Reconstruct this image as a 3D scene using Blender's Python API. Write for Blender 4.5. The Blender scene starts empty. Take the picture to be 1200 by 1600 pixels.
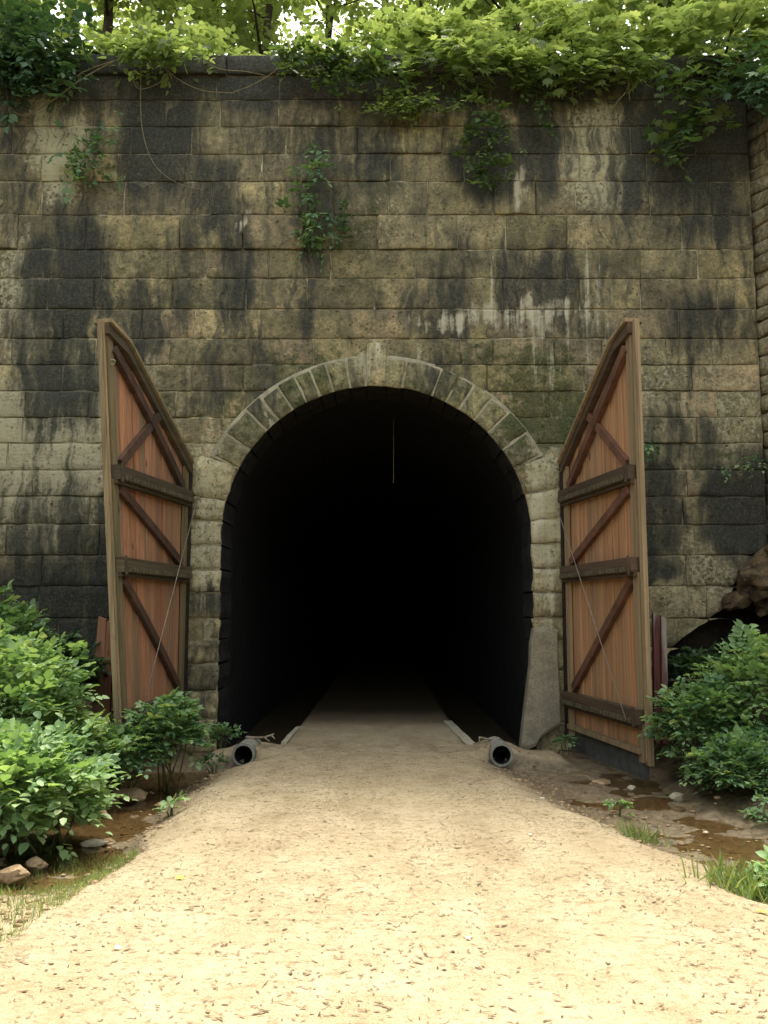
import bpy, bmesh, math, random
import numpy as np
from mathutils import Vector, Matrix, noise

# ------------------------------------------------------------------ camera, world, sun
F, HC, D = 1370.0, 1.7, 12.45            # focal length in photo pixels, eye height, distance to the portal wall
TH = math.atan(155 / 1370.0)             # the phone is tilted slightly upward
CT, ST = math.cos(TH), math.sin(TH)
sc = bpy.context.scene
col = sc.collection
cd = bpy.data.cameras.new('camera'); cam = bpy.data.objects.new('camera', cd); col.objects.link(cam)
cam.location = (0, 0, HC); cam.rotation_euler = (math.pi / 2 + TH, 0, 0)
cd.sensor_fit = 'VERTICAL'; cd.sensor_height = 36.0; cd.lens = F / 1600 * 36.0
cd.clip_start = 0.05; cd.clip_end = 500
sc.camera = cam

SUN_EL, SUN_AZ = math.radians(70), math.radians(8)      # sun stands behind the wall, above the trees
w = bpy.data.worlds.new('World'); sc.world = w; w.use_nodes = True
wn = w.node_tree.nodes; wl = w.node_tree.links
sky = wn.new('ShaderNodeTexSky'); sky.sky_type = 'NISHITA'; sky.sun_disc = False
sky.sun_elevation = SUN_EL; sky.sun_rotation = SUN_AZ
sky.air_density = 1.0; sky.dust_density = 4.0; sky.ozone_density = 0.4
hs = wn.new('ShaderNodeHueSaturation'); hs.inputs['Saturation'].default_value = 0.5
tint = wn.new('ShaderNodeMix'); tint.data_type = 'RGBA'; tint.blend_type = 'MULTIPLY'; tint.inputs[0].default_value = 1
tint.inputs[7].default_value = (1.0, 0.985, 0.88, 1)
wl.new(sky.outputs[0], hs.inputs['Color']); wl.new(hs.outputs[0], tint.inputs[6])
wl.new(tint.outputs[2], wn['Background'].inputs['Color'])
wn['Background'].inputs['Strength'].default_value = 0.145
sd = bpy.data.lights.new('sun', 'SUN'); sd.energy = 2.0; sd.angle = math.radians(14); sd.color = (1.0, 0.95, 0.85)
so = bpy.data.objects.new('sun', sd); col.objects.link(so)
sv = Vector((math.sin(SUN_AZ) * math.cos(SUN_EL), math.cos(SUN_AZ) * math.cos(SUN_EL), math.sin(SUN_EL)))
so.rotation_euler = (-sv).to_track_quat('-Z', 'Y').to_euler(); so.location = sv * 60
vs = sc.view_settings
vs.view_transform = 'Standard'; vs.look = 'None'; vs.gamma = 1.0; vs.exposure = 2.1
sc.cycles.max_bounces = 8; sc.cycles.diffuse_bounces = 4; sc.cycles.transparent_max_bounces = 12
sc.cycles.use_denoising = True

# ------------------------------------------------------------------ helpers
def P(px, py, Y):
    u = (px - 600) / F; v = (800 - py) / F
    t = Y / (CT - v * ST)
    return Vector((u * t, Y, HC + t * (ST + v * CT)))
def proj(x, y, z):
    dz = z - HC; zc = y * CT + dz * ST; yc = -y * ST + dz * CT
    return 600 + F * x / zc, 800 - F * yc / zc
def sm(a, b, x):
    t = min(1.0, max(0.0, (x - a) / (b - a))); return t * t * (3 - 2 * t)
def lerp(a, b, t): return a + (b - a) * t
def nz(x, y, z=0.0, s=1.0): return noise.noise(Vector((x * s, y * s, z * s)))
def itp(x, pts):
    if x <= pts[0][0]: return pts[0][1]
    for (a, va), (b, vb) in zip(pts, pts[1:]):
        if x <= b: return va + (vb - va) * (x - a) / (b - a)
    return pts[-1][1]

def link(name, me, parent=None):
    o = bpy.data.objects.new(name, me); col.objects.link(o)
    if parent is not None: o.parent = parent
    return o
def tag(o, label=None, cat=None, group=None, kind=None):
    if label: o['label'] = label
    if cat: o['category'] = cat
    if group: o['group'] = group
    if kind: o['kind'] = kind
    return o
def empty(name, loc, label, cat, group=None):
    # the thing's Empty sits at its base; parts keep world coordinates through the inverse
    o = bpy.data.objects.new(name, None); col.objects.link(o); o.location = loc
    o.empty_display_size = 0.2
    return tag(o, label, cat, group)
def put(name, me, parent):
    o = link(name, me)
    if parent is not None:
        o.parent = parent
        m = Matrix.Identity(4); q = parent
        while q is not None:
            m = Matrix.Translation(q.location) @ m; q = q.parent
        o.matrix_parent_inverse = Matrix.Identity(4)
        # geometry is authored in world space: shift vertices, keep the child at its parent's origin
        off = m.to_translation()
        n = len(me.vertices); a = np.empty(n * 3, np.float32); me.vertices.foreach_get('co', a)
        a = a.reshape(-1, 3) - np.array(off, np.float32); me.vertices.foreach_set('co', a.ravel())
    return o

class MB:
    def __init__(s): s.v = []; s.f = []; s.sm = []
    def add(s, vs_, fs, smooth=False):
        b = len(s.v); s.v += [tuple(p) for p in vs_]
        s.f += [tuple(b + i for i in f) for f in fs]; s.sm += [smooth] * len(fs)
    def tube(s, pts, radii, n=6, cap=True):
        pts = [Vector(p) for p in pts]; vs_ = []; fs = []
        if not hasattr(radii, '__len__'): radii = [radii] * len(pts)
        for i, p in enumerate(pts):
            t = (pts[min(i + 1, len(pts) - 1)] - pts[max(i - 1, 0)]).normalized()
            a = t.cross(Vector((0, 0, 1)) if abs(t.z) < .9 else Vector((1, 0, 0))).normalized(); b = t.cross(a)
            for k in range(n):
                th = 2 * math.pi * k / n
                vs_.append(p + (a * math.cos(th) + b * math.sin(th)) * radii[i])
        for i in range(len(pts) - 1):
            for k in range(n):
                k2 = (k + 1) % n
                fs.append((i * n + k, i * n + k2, (i + 1) * n + k2, (i + 1) * n + k))
        if cap:
            fs.append(tuple(range(n))[::-1]); fs.append(tuple(range((len(pts) - 1) * n, len(pts) * n)))
        s.add(vs_, fs, True)
    def hexa(s, c):   # 8 corners: bottom 4 (ccw) then top 4
        s.add(c, [(3, 2, 1, 0), (4, 5, 6, 7), (0, 1, 5, 4), (1, 2, 6, 5), (2, 3, 7, 6), (3, 0, 4, 7)])
    def mesh(s, name, mat=None, attr=None):
        me = bpy.data.meshes.new(name); me.from_pydata(s.v, [], s.f)
        me.polygons.foreach_set('use_smooth', s.sm)
        if mat: me.materials.append(mat)
        if attr is not None:
            at = me.color_attributes.new('mask', 'FLOAT_COLOR', 'POINT')
            at.data.foreach_set('color', np.asarray(attr, np.float32).ravel())
        me.update()
        return me
    def build(s, name, mat, parent=None, attr=None, side=None):
        me = s.mesh(name, mat, attr)
        if side is not None:     # the faces running back into the bore are sooty, with shade painted in
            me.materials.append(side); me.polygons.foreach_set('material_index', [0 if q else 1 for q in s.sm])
        return put(name, me, parent)

# ------------------------------------------------------------------ node helpers
class NT:
    def __init__(s, name):
        s.m = bpy.data.materials.new(name); s.m.use_nodes = True
        s.t = s.m.node_tree; s.n = s.t.nodes; s.l = s.t.links
        s.b = s.n['Principled BSDF']; s.out = s.n['Material Output']
        s.b.inputs['Specular IOR Level'].default_value = 0.25
    def node(s, t, **k):
        n = s.n.new(t)
        for a, v in k.items(): setattr(n, a, v)
        return n
    def put(s, sock, v):
        if hasattr(v, 'is_linked') or hasattr(v, 'links'): s.l.new(v, sock)
        else:
            if isinstance(v, (tuple, list)) and len(v) == 3 and sock.type == 'RGBA': v = (*v, 1)
            sock.default_value = v
    def pos(s): return s.node('ShaderNodeNewGeometry').outputs['Position']
    def objrand(s): return s.node('ShaderNodeObjectInfo').outputs['Random']
    def scale(s, v, sc_):
        n = s.node('ShaderNodeVectorMath', operation='MULTIPLY'); s.put(n.inputs[0], v); n.inputs[1].default_value = sc_; return n.outputs[0]
    def shift(s, v, f, k):   # offset a vector by a random value
        n = s.node('ShaderNodeVectorMath', operation='SCALE'); n.inputs[0].default_value = k; s.put(n.inputs['Scale'], f)
        a = s.node('ShaderNodeVectorMath', operation='ADD'); s.put(a.inputs[0], v); s.put(a.inputs[1], n.outputs[0]); return a.outputs[0]
    def noise(s, v, scale, detail=4, rough=.55, dist=0):
        n = s.node('ShaderNodeTexNoise'); s.put(n.inputs['Vector'], v)
        n.inputs['Scale'].default_value = scale; n.inputs['Detail'].default_value = detail
        n.inputs['Roughness'].default_value = rough; n.inputs['Distortion'].default_value = dist
        return n.outputs['Fac']
    def voro(s, v, scale, feature='F1'):
        n = s.node('ShaderNodeTexVoronoi', feature=feature); s.put(n.inputs['Vector'], v); n.inputs['Scale'].default_value = scale
        return n.outputs['Distance']
    def math(s, op, a, b=0.0, clamp=False):
        n = s.node('ShaderNodeMath', operation=op, use_clamp=clamp); s.put(n.inputs[0], a); s.put(n.inputs[1], b); return n.outputs[0]
    def rng(s, v, a, b, c=0.0, d=1.0):
        n = s.node('ShaderNodeMapRange'); n.interpolation_type = 'SMOOTHSTEP'
        s.put(n.inputs['Value'], v)
        for i, x in zip(('From Min', 'From Max', 'To Min', 'To Max'), (a, b, c, d)): n.inputs[i].default_value = x
        return n.outputs[0]
    def mix(s, f, a, b, mode='MIX'):
        n = s.node('ShaderNodeMix', data_type='RGBA', blend_type=mode); s.put(n.inputs[0], f); s.put(n.inputs[6], a); s.put(n.inputs[7], b); return n.outputs[2]
    def ramp(s, f, stops):
        n = s.node('ShaderNodeValToRGB'); s.put(n.inputs[0], f); e = n.color_ramp.elements
        while len(e) < len(stops): e.new(.5)
        for el, (p, c) in zip(e, stops): el.position = p; el.color = (*c, 1)
        return n.outputs[0]
    def attr(s, name):
        n = s.node('ShaderNodeAttribute', attribute_name=name); return n
    def rgb(s, c):
        n = s.node('ShaderNodeSeparateColor'); s.put(n.inputs[0], c); return n.outputs
    def bump(s, h, strength, dist, prev=None):
        n = s.node('ShaderNodeBump'); n.inputs['Strength'].default_value = strength; n.inputs['Distance'].default_value = dist
        s.put(n.inputs['Height'], h)
        if prev is not None: s.put(n.inputs['Normal'], prev)
        return n.outputs[0]
    def fin(s, colr, rough=.9, normal=None):
        s.put(s.b.inputs['Base Color'], colr); s.put(s.b.inputs['Roughness'], rough)
        if normal is not None: s.put(s.b.inputs['Normal'], normal)
        return s.m

def stone_mat(name, stops, mortar=False):
    t = NT(name); p = t.pos(); r = t.objrand()
    base = t.ramp(r, stops)
    po = t.shift(p, r, (31, 17, 23))            # each block has its own patch of stone
    r2 = t.math('FRACT', t.math('MULTIPLY', r, 7.31))
    if not mortar: base = t.mix(1.0, base, t.ramp(r2, [(0, (.62, .64, .64)), (.35, (.9, .9, .9)), (.7, (1.05, 1.04, 1.0)), (1, (1.35, 1.32, 1.22))]), 'MULTIPLY')
    a = t.attr('mask'); R, G, B = t.rgb(a.outputs['Color'])[:3]; A = a.outputs['Alpha']
    v1 = t.noise(po, 2.6, 7, .65)
    base = t.mix(1.0, base, t.ramp(v1, [(.28, (.42, .44, .44)), (.5, (.92, .92, .92)), (.72, (1.5, 1.45, 1.3))]), 'MULTIPLY')
    g = t.noise(po, 30, 5, .7)
    base = t.mix(1.0, base, t.ramp(g, [(.3, (.5, .5, .5)), (.52, (1, 1, 1)), (.70, (1.4, 1.38, 1.3))]), 'MULTIPLY')
    base = t.mix(1.0, base, t.ramp(t.noise(po, 9, 5, .7), [(.3, (.55, .56, .55)), (.5, (1, 1, 1)), (.70, (1.3, 1.28, 1.2))]), 'MULTIPLY')
    # rusty / olive mottling
    base = t.mix(t.rng(t.noise(p, 3.1, 5), .5, .75, 0, .5), base, (.16, .15, .075))
    # pale crusts
    lich = t.noise(p, 17, 8, .72)
    base = t.mix(t.rng(t.math('ADD', lich, t.math('MULTIPLY', A, .30)), .61, .78, 0, .85), base, (.45, .41, .26))
    # moss and algae
    mo = t.math('ADD', t.noise(p, 6.5, 9, .75), t.math('MULTIPLY', G, .31))
    base = t.mix(t.rng(mo, .60, .82, 0, .85), base, t.ramp(g, [(.3, (.016, .024, .009)), (.7, (.085, .10, .030))]))
    # dark run-off streaks, plus the shade painted into the mask
    wn_ = t.node('ShaderNodeTexNoise'); t.put(wn_.inputs['Vector'], p); wn_.inputs['Scale'].default_value = 2.3; wn_.inputs['Detail'].default_value = 4
    wa = t.node('ShaderNodeVectorMath', operation='MULTIPLY_ADD'); t.put(wa.inputs[0], wn_.outputs['Color']); wa.inputs[1].default_value = (.35, 0, .9); t.put(wa.inputs[2], p)
    pw = wa.outputs[0]
    st = t.noise(t.scale(pw, (4.2, 4.2, .45)), 1.0, 7, .68)
    st2 = t.noise(t.scale(pw, (12, 12, 1.3)), 1.0, 6, .68)
    s_ = t.math('ADD', t.math('MULTIPLY', t.math('SUBTRACT', st, .5), 1.25), t.math('ADD', .5, t.math('MULTIPLY', t.math('SUBTRACT', st2, .5), .8)))
    s_ = t.math('ADD', s_, t.math('MULTIPLY', R, .46))
    s_ = t.math('ADD', s_, t.math('MULTIPLY', t.math('SUBTRACT', t.noise(p, .9, 5, .7), .5), .7))
    s_ = t.math('ADD', s_, t.math('MULTIPLY', t.math('SUBTRACT', r2, .5), 0 if mortar else .10))
    s_ = t.math('ADD', s_, t.math('MULTIPLY', t.math('SUBTRACT', g, .5), .3))
    s_ = t.math('ADD', s_, t.math('MULTIPLY', t.math('SUBTRACT', lich, .5), .45))
    base = t.mix(t.rng(s_, .48, .80, 0, .45 if mortar else .70), base, (.085, .080, .052))
    base = t.mix(t.rng(s_, .62, .98, 0, .55 if mortar else .80), base, t.ramp(g, [(.34, (.010, .012, .012)), (.52, (.026, .030, .028)), (.68, (.075, .075, .058))]))
    # pale lime run-off
    wh = t.math('ADD', t.noise(t.scale(p, (9, 9, .55)), 1.0, 6, .6), t.math('MULTIPLY', B, .30))
    wh = t.math('ADD', wh, t.math('MULTIPLY', t.math('SUBTRACT', lich, .5), .35))
    base = t.mix(t.rng(wh, .68, .90, 0, .8), base, (.52, .48, .34))
    # pits
    pit = t.rng(t.noise(po, 22, 3, .5), .28, .37, 0, 1)
    base = t.mix(pit, t.mix(.7, base, (.02, .018, .012)), base)
    bed = t.noise(t.scale(p, (1.5, 1.5, 26)), 1.0, 4, .6)
    n1 = t.bump(t.noise(p, 9, 8, .7), .8, .03)
    n2 = t.bump(bed, .35, .02, n1)
    n3 = t.bump(pit, .8, .012, n2)
    n4 = t.bump(g, .6, .006, n3)
    return t.fin(base, .93, n4)

def wood_mat(name, stops, weather=(.17, .145, .085), wamt=.6, moss=.0, grain=(16, 16, .55)):
    t = NT(name); r = t.objrand(); p = t.shift(t.pos(), r, (7, 13, 29))
    base = t.ramp(r, stops)
    g = t.noise(t.scale(p, grain), 1.0, 6, .65, .4)
    base = t.mix(1, base, t.ramp(g, [(.25, (.45, .42, .42)), (.5, (1, 1, 1)), (.75, (1.35, 1.3, 1.25))]), 'MULTIPLY')
    fg = t.noise(t.scale(p, tuple(k * 5 if k > 5 else k * 1.5 for k in grain)), 1.0, 4, .6)
    base = t.mix(1, base, t.ramp(fg, [(.3, (.72, .7, .7)), (.6, (1.1, 1.1, 1.1))]), 'MULTIPLY')
    wv = t.noise(t.scale(p, tuple(k * .3 for k in grain)), 1.0, 5, .6)
    base = t.mix(t.rng(wv, .46, .68, 0, wamt), base, weather)
    kn = t.rng(t.voro(t.scale(p, (3.2, 3.2, 1.2)), 1.0), .05, .09, 1, 0)
    base = t.mix(t.math('MULTIPLY', kn, .8), base, (.04, .02, .012))
    if moss:
        geo = t.node('ShaderNodeNewGeometry'); sx = t.node('ShaderNodeSeparateXYZ'); t.put(sx.inputs[0], geo.outputs['Normal'])
        mo = t.math('ADD', t.noise(t.pos(), 11, 6, .7), t.math('MULTIPLY', sx.outputs[2], .18))
        base = t.mix(t.rng(mo, .56, .72, 0, moss), base, t.ramp(fg, [(.35, (.03, .04, .012)), (.65, (.13, .14, .05))]))
    n = t.bump(g, .5, .006); n = t.bump(fg, .4, .002, n)
    return t.fin(base, .82, n)

def leaf_mat(name, stops, trans=.4, tcol=None, rough=.5):
    t = NT(name); v = t.attr('var').outputs['Fac']
    c = t.ramp(v, stops)
    t.put(t.b.inputs['Base Color'], c); t.b.inputs['Roughness'].default_value = rough
    t.b.inputs['Specular IOR Level'].default_value = .35
    tr = t.node('ShaderNodeBsdfTranslucent')
    t.put(tr.inputs['Color'], t.mix(1, c, tcol or (1.5, 1.5, .7), 'MULTIPLY'))
    mx = t.node('ShaderNodeMixShader'); mx.inputs[0].default_value = trans
    t.l.new(t.b.outputs[0], mx.inputs[1]); t.l.new(tr.outputs[0], mx.inputs[2]); t.l.new(mx.outputs[0], t.out.inputs['Surface'])
    return t.m

def plain_mat(name, c1, c2, scale=6, rough=.8, bump=.3, dist=.01, detail=6, metal=0):
    t = NT(name); p = t.pos(); g = t.noise(p, scale, detail, .65); f = t.noise(p, scale * 7, 4, .6)
    c = t.mix(t.rng(g, .35, .65), c1, c2); c = t.mix(1, c, t.ramp(f, [(.3, (.75, .75, .75)), (.65, (1.15, 1.15, 1.15))]), 'MULTIPLY')
    t.b.inputs['Metallic'].default_value = metal
    return t.fin(c, rough, t.bump(f, bump * .6, dist * .3, t.bump(g, bump, dist)))

M = {}
M['stone'] = stone_mat('sandstone', [(0, (.25, .208, .112)), (.3, (.32, .262, .150)), (.55, (.22, .195, .112)), (.8, (.30, .232, .145)), (1, (.26, .22, .122))])
M['mortar'] = stone_mat('mortar', [(0, (.46, .40, .27)), (1, (.46, .40, .27))], True)
M['jamb'] = stone_mat('jamb_stone', [(0, (.38, .325, .185)), (.5, (.31, .265, .15)), (1, (.42, .355, .21))])
M['ring'] = stone_mat('ring_stone', [(0, (.29, .258, .148)), (.5, (.22, .205, .118)), (1, (.33, .29, .17))])
M['soot_shade'] = plain_mat('sooty_shaded_stone', (.012, .012, .011), (.03, .028, .024), 5, .95, .8, .03)  # soffit stone: grime plus the shade inside the arch painted in
M['rubble'] = stone_mat('rubble_stone', [(0, (.24, .20, .12)), (.5, (.33, .27, .17)), (1, (.20, .17, .10))])
M['concrete'] = plain_mat('concrete', (.21, .185, .13), (.29, .255, .18), 5, .92, .35, .012)
M['palepatch'] = plain_mat('pale_mortar_patch', (.40, .36, .26), (.30, .27, .19), 8, .92, .4, .01)
M['ringmortar'] = plain_mat('ring_mortar', (.36, .32, .215), (.23, .205, .13), 2.2, .92, .5, .01, 8)
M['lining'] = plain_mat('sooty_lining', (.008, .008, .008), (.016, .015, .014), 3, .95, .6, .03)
M['plank_red'] = wood_mat('plank_red', [(0, (.45, .215, .112)), (.4, (.34, .165, .09)), (.7, (.50, .245, .13)), (1, (.29, .17, .095))], (.19, .16, .095), .8)
M['plank_orange'] = wood_mat('plank_orange', [(0, (.49, .255, .12)), (.4, (.40, .205, .10)), (.7, (.55, .30, .15)), (1, (.38, .215, .115))], (.29, .205, .115), .7)
M['stile'] = wood_mat('stile_wood', [(0, (.27, .195, .11)), (.5, (.33, .235, .13)), (1, (.23, .18, .10))], (.17, .15, .09), .7, .3)
M['stile_dark'] = wood_mat('stile_wood_dark', [(0, (.15, .125, .06)), (1, (.19, .145, .075))], (.10, .10, .05), .7, .3)
M['teeth'] = plain_mat('rail_teeth', (.13, .105, .062), (.07, .062, .036), 9, .9, .3, .004)
M['rail'] = wood_mat('rail_wood', [(0, (.075, .058, .036)), (1, (.10, .075, .045))], (.05, .045, .03), .6, .75, (.8, .8, 14))
M['rail_dry'] = wood_mat('rail_wood_dry', [(0, (.085, .055, .035)), (1, (.11, .072, .045))], (.06, .045, .03), .6, .28, (.8, .8, 14))
M['brace'] = wood_mat('brace_wood', [(0, (.065, .038, .028)), (1, (.10, .055, .036))], (.05, .042, .03), .6, .15, (5, 5, 5))
M['brace_red'] = wood_mat('brace_wood_red', [(0, (.125, .060, .037)), (1, (.16, .075, .045))], (.075, .048, .032), .6, 0, (5, 5, 5))
M['rubber'] = plain_mat('rubber_flap', (.055, .058, .055), (.09, .092, .085), 9, .7, .3, .006)
M['iron'] = plain_mat('dark_iron', (.02, .018, .017), (.05, .036, .028), 12, .6, .3, .004, metal=.4)
M['cable'] = plain_mat('wire_cable', (.22, .18, .14), (.30, .26, .20), 20, .5, .1, .002, metal=.3)
M['postwood'] = wood_mat('post_wood', [(0, (.25, .11, .06)), (1, (.32, .15, .085))], (.33, .27, .17), .55)
M['postpaint'] = wood_mat('post_painted', [(0, (.13, .045, .04)), (1, (.17, .06, .05))], (.50, .46, .38), .8, 0, (11, 11, 1.6))
M['pipe'] = plain_mat('culvert_pipe', (.16, .165, .14), (.26, .25, .20), 7, .6, .25, .006)
M['pipe_in'] = plain_mat('culvert_inside', (.01, .01, .01), (.02, .02, .018), 7, .9, .2, .006)
M['rock'] = plain_mat('brown_rock', (.20, .135, .07), (.36, .26, .15), 4, .85, .9, .04)
M['ledge'] = plain_mat('ledge_rock', (.05, .038, .024), (.17, .118, .062), 4, .9, 1.0, .08, 9)
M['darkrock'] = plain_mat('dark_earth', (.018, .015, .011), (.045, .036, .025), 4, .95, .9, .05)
M['soil'] = plain_mat('forest_soil', (.035, .028, .018), (.075, .055, .032), 5, .95, .8, .04)
M['stick'] = plain_mat('grey_stick', (.17, .14, .10), (.28, .23, .16), 20, .9, .4, .004)
M['twig'] = plain_mat('bare_twig', (.15, .12, .065), (.24, .20, .11), 20, .9, .4, .004)
M['bark'] = plain_mat('tree_bark', (.045, .035, .025), (.10, .08, .055), 9, .95, .8, .03)
M['stem'] = plain_mat('green_stem', (.05, .06, .02), (.10, .09, .035), 15, .8, .2, .004)
M['dentil'] = M['rail_dry']
M['litter'] = leaf_mat('leaf_litter', [(0, (.06, .038, .02)), (.4, (.12, .078, .04)), (.8, (.20, .14, .08)), (1, (.32, .25, .16))], .05, (1, 1, 1), .8)
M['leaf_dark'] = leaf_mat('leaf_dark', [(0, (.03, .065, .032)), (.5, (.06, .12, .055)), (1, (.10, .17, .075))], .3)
M['leaf_mid'] = leaf_mat('leaf_mid', [(0, (.05, .11, .052)), (.4, (.11, .205, .09)), (.8, (.20, .315, .14)), (1, (.30, .36, .16))], .35)
M['leaf_light'] = leaf_mat('leaf_light', [(0, (.09, .17, .075)), (.4, (.19, .31, .13)), (.85, (.30, .42, .19)), (1, (.42, .50, .25))], .35)
M['leaf_vine'] = leaf_mat('leaf_vine', [(0, (.05, .09, .035)), (.5, (.09, .145, .05)), (.85, (.15, .20, .065)), (1, (.24, .26, .09))], .45)
M['leaf_tree'] = leaf_mat('leaf_tree', [(0, (.12, .165, .055)), (.5, (.17, .22, .075)), (1, (.24, .28, .10))], .68, (1.9, 1.85, 1.2))
M['grass'] = leaf_mat('grass_blades', [(0, (.10, .16, .05)), (.5, (.17, .24, .075)), (1, (.28, .30, .12))], .35)

# ground: sand, wet mud, dark soil by the masks stored on the sheet, tunnel shade painted into them
t = NT('ground'); p = t.pos(); a = t.attr('mask'); R_, G_, B_ = t.rgb(a.outputs['Color'])[:3]
n1 = t.noise(p, 2.2, 6, .6); n2 = t.noise(p, 16, 6, .7); n3 = t.noise(p, 90, 3, .6)
sand = t.mix(t.rng(n1, .3, .7), (.285, .228, .138), (.35, .288, .186))
sand = t.mix(t.rng(t.noise(t.scale(p, (1, 2.2, 1)), 5.5, 7, .7), .50, .70, 0, .7), sand, (.20, .145, .075))
sand = t.mix(t.rng(n2, .50, .68, 0, .6), sand, (.19, .138, .072))
sand = t.mix(1, sand, t.ramp(n3, [(.3, (.72, .71, .69)), (.5, (1, 1, 1)), (.72, (1.22, 1.21, 1.18))]), 'MULTIPLY')
grit = t.rng(t.voro(p, 55), .08, .16, 1, 0)
sand = t.mix(t.math('MULTIPLY', grit, t.rng(t.noise(p, 7, 3), .5, .6)), sand, (.20, .16, .10))
mud = t.mix(t.rng(n2, .35, .65), (.10, .076, .048), (.22, .17, .105))
soil = t.mix(t.rng(n2, .35, .65), (.03, .026, .014), (.09, .07, .036))
wetf = t.rng(t.math('ADD', G_, t.math('MULTIPLY', t.math('SUBTRACT', n2, .5), .55)), .3, .62)
soilf = t.rng(t.math('ADD', B_, t.math('MULTIPLY', t.math('SUBTRACT', n2, .5), .6)), .35, .65)
trk0 = t.rng(t.noise(t.scale(p, (1.5, .4, 1)), 1.2, 6, .65), .46, .70, 0, .5)
sand = t.mix(trk0, sand, (.18, .132, .07))
c = t.mix(wetf, sand, mud); c = t.mix(soilf, c, soil)
bm_ = t.bump(n2, .6, .03); bm_ = t.bump(n3, .6, .008, bm_); bm_ = t.bump(grit, .5, .008, bm_)
rg = t.mix(wetf, (.92, .92, .92), (.42, .42, .42))
M['ground'] = t.fin(c, t.rgb(rg)[0], bm_)
# thin stream water: a clear film with a brown cast that mirrors the sky
t = NT('stream_water'); p = t.pos()
gl = t.node('ShaderNodeBsdfGlossy'); gl.inputs['Roughness'].default_value = .06; gl.inputs['Color'].default_value = (.9, .9, .9, 1)
tr = t.node('ShaderNodeBsdfTransparent'); tr.inputs['Color'].default_value = (.80, .71, .56, 1)
fr = t.node('ShaderNodeFresnel'); fr.inputs['IOR'].default_value = 1.33
bp = t.bump(t.noise(t.scale(p, (1, .6, 1)), 9, 3), .25, .02); t.l.new(bp, gl.inputs['Normal']); t.l.new(bp, fr.inputs['Normal'])
mx = t.node('ShaderNodeMixShader'); t.l.new(fr.outputs[0], mx.inputs[0]); t.l.new(tr.outputs[0], mx.inputs[1]); t.l.new(gl.outputs[0], mx.inputs[2])
t.l.new(mx.outputs[0], t.out.inputs['Surface']); M['water'] = t.m

# ------------------------------------------------------------------ ground sheet
PATH_R = [(2, 3.3), (4.5, 2.75), (5.5, 2.5), (6.5, 2.3), (7.3, 2.02), (8.2, 1.66), (9.5, 1.42), (10.7, 1.22), (11.1, 1.1)]
PATH_L = [(2, -2.9), (4.2, -2.15), (5.4, -1.95), (6.6, -1.88), (9, -1.82), (10.2, -1.80), (11.0, -1.45)]
def ground(x, y):
    """height, sand mask, wet mask, soil mask (the last two also carry painted tunnel shade)"""
    xr, xl = itp(y, PATH_R), itp(y, PATH_L)
    wob = .16 * nz(x * .2, y, 3.1, 1.3) + .06 * nz(x * .3, y, 5.1, 4); xr += wob; xl += wob
    o = max(x - xr, xl - x)                      # distance outside the path
    left = x < 0
    dw = 1.05 if left else itp(y, [(6, .9), (9, 1.5), (11, 1.9)])   # ditch width
    crown = -.02 * (min(abs(x), 3) / 2.2) ** 2
    dep = sm(5.1, 6.7, y) if left else sm(4.6, 6.2, y)     # the ditches run out level before the camera
    hf = crown - (.05 + (.178 if left else .148) * dep) * sm(-.45, .45, o)
    hf += sm(dw - .1, dw + 1.5, o) * .55 + sm(dw + 2.0, dw + 8.5, o) * 9.2
    wet = sm(-.1, .3, o) * (1 - sm(dw, dw + .7, o) * .7)
    soil = sm(dw - .05, dw + .5, o)
    wet *= dep; soil = max(soil, .8 * sm(.1, .9, o) * (1 - dep))
    # tunnel: path between two side ditches, earth berm over the culverts in front of it
    e = max(x - 1.02, -1.25 - x)
    ht = -.40 * sm(-.02, .22, e); wt = sm(0, .2, e)
    k = sm(11.55, 11.75, y)
    kb = sm(10.90, 11.02, y) * (1 - sm(2.1, 2.5, abs(x)) * (1 if True else 0))
    hh = lerp(hf, -.03 - .05 * sm(1.2, 2.0, abs(x)), kb); ww = lerp(wet, .25, kb); ss = lerp(soil, 0, kb)
    hh = lerp(hh, ht, k if abs(x) < 2.4 else 0); ww = lerp(ww, wt * .8, k if abs(x) < 2.4 else 0)
    for cx in (-1.70, 1.42):          # earth heaped over the two culverts
        hh += .11 * math.exp(-((x - cx) / .30) ** 2) * sm(10.90, 11.00, y) * (1 - sm(11.5, 11.8, y))
    ww = max(ww, .62 * sm(11.9, 14.5, y)); ss = max(ss, .75 * sm(12.4, 16.5, y))  # floor darkens inward: tunnel shade painted in as wet mud and soil
    ww = max(ww, .46 * sm(-.9, .1, o) * sm(5.8, 9.0, y) * (1 - kb))
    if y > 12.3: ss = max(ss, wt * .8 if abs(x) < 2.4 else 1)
    hh += .012 * nz(x, y, 0, 2.5) + .006 * nz(x, y, 3, 7) + (.02 * nz(x, y, 6, 9) + .02 * nz(x, y, 8, 4)) * kb * (1 - k) + .03 * soil * nz(x, y, 7, 1.7) + .05 * sm(.1, .4, o) * (nz(x, y, 2, 2.6) + .5 * nz(x, y, 5, 7)) * (1 - kb)
    return hh, 1, ww, ss
def gz(x, y): return ground(x, y)[0]
def axis(segs):
    out = []
    for a, b, n in segs: out += list(np.linspace(a, b, n, endpoint=False))
    out.append(segs[-1][1]); return out
xs = axis([(-60, -14, 12), (-14, -5, 36), (-5, 5, 170), (5, 14, 36), (14, 60, 12)])
ys = axis([(-60, -2, 22), (-2, 2.4, 16), (2.4, 10.6, 104), (10.6, 11.3, 24), (11.3, 13, 20), (13, 20, 30), (20, 80, 30)])
mb = MB(); vs_ = []; at = []
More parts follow.
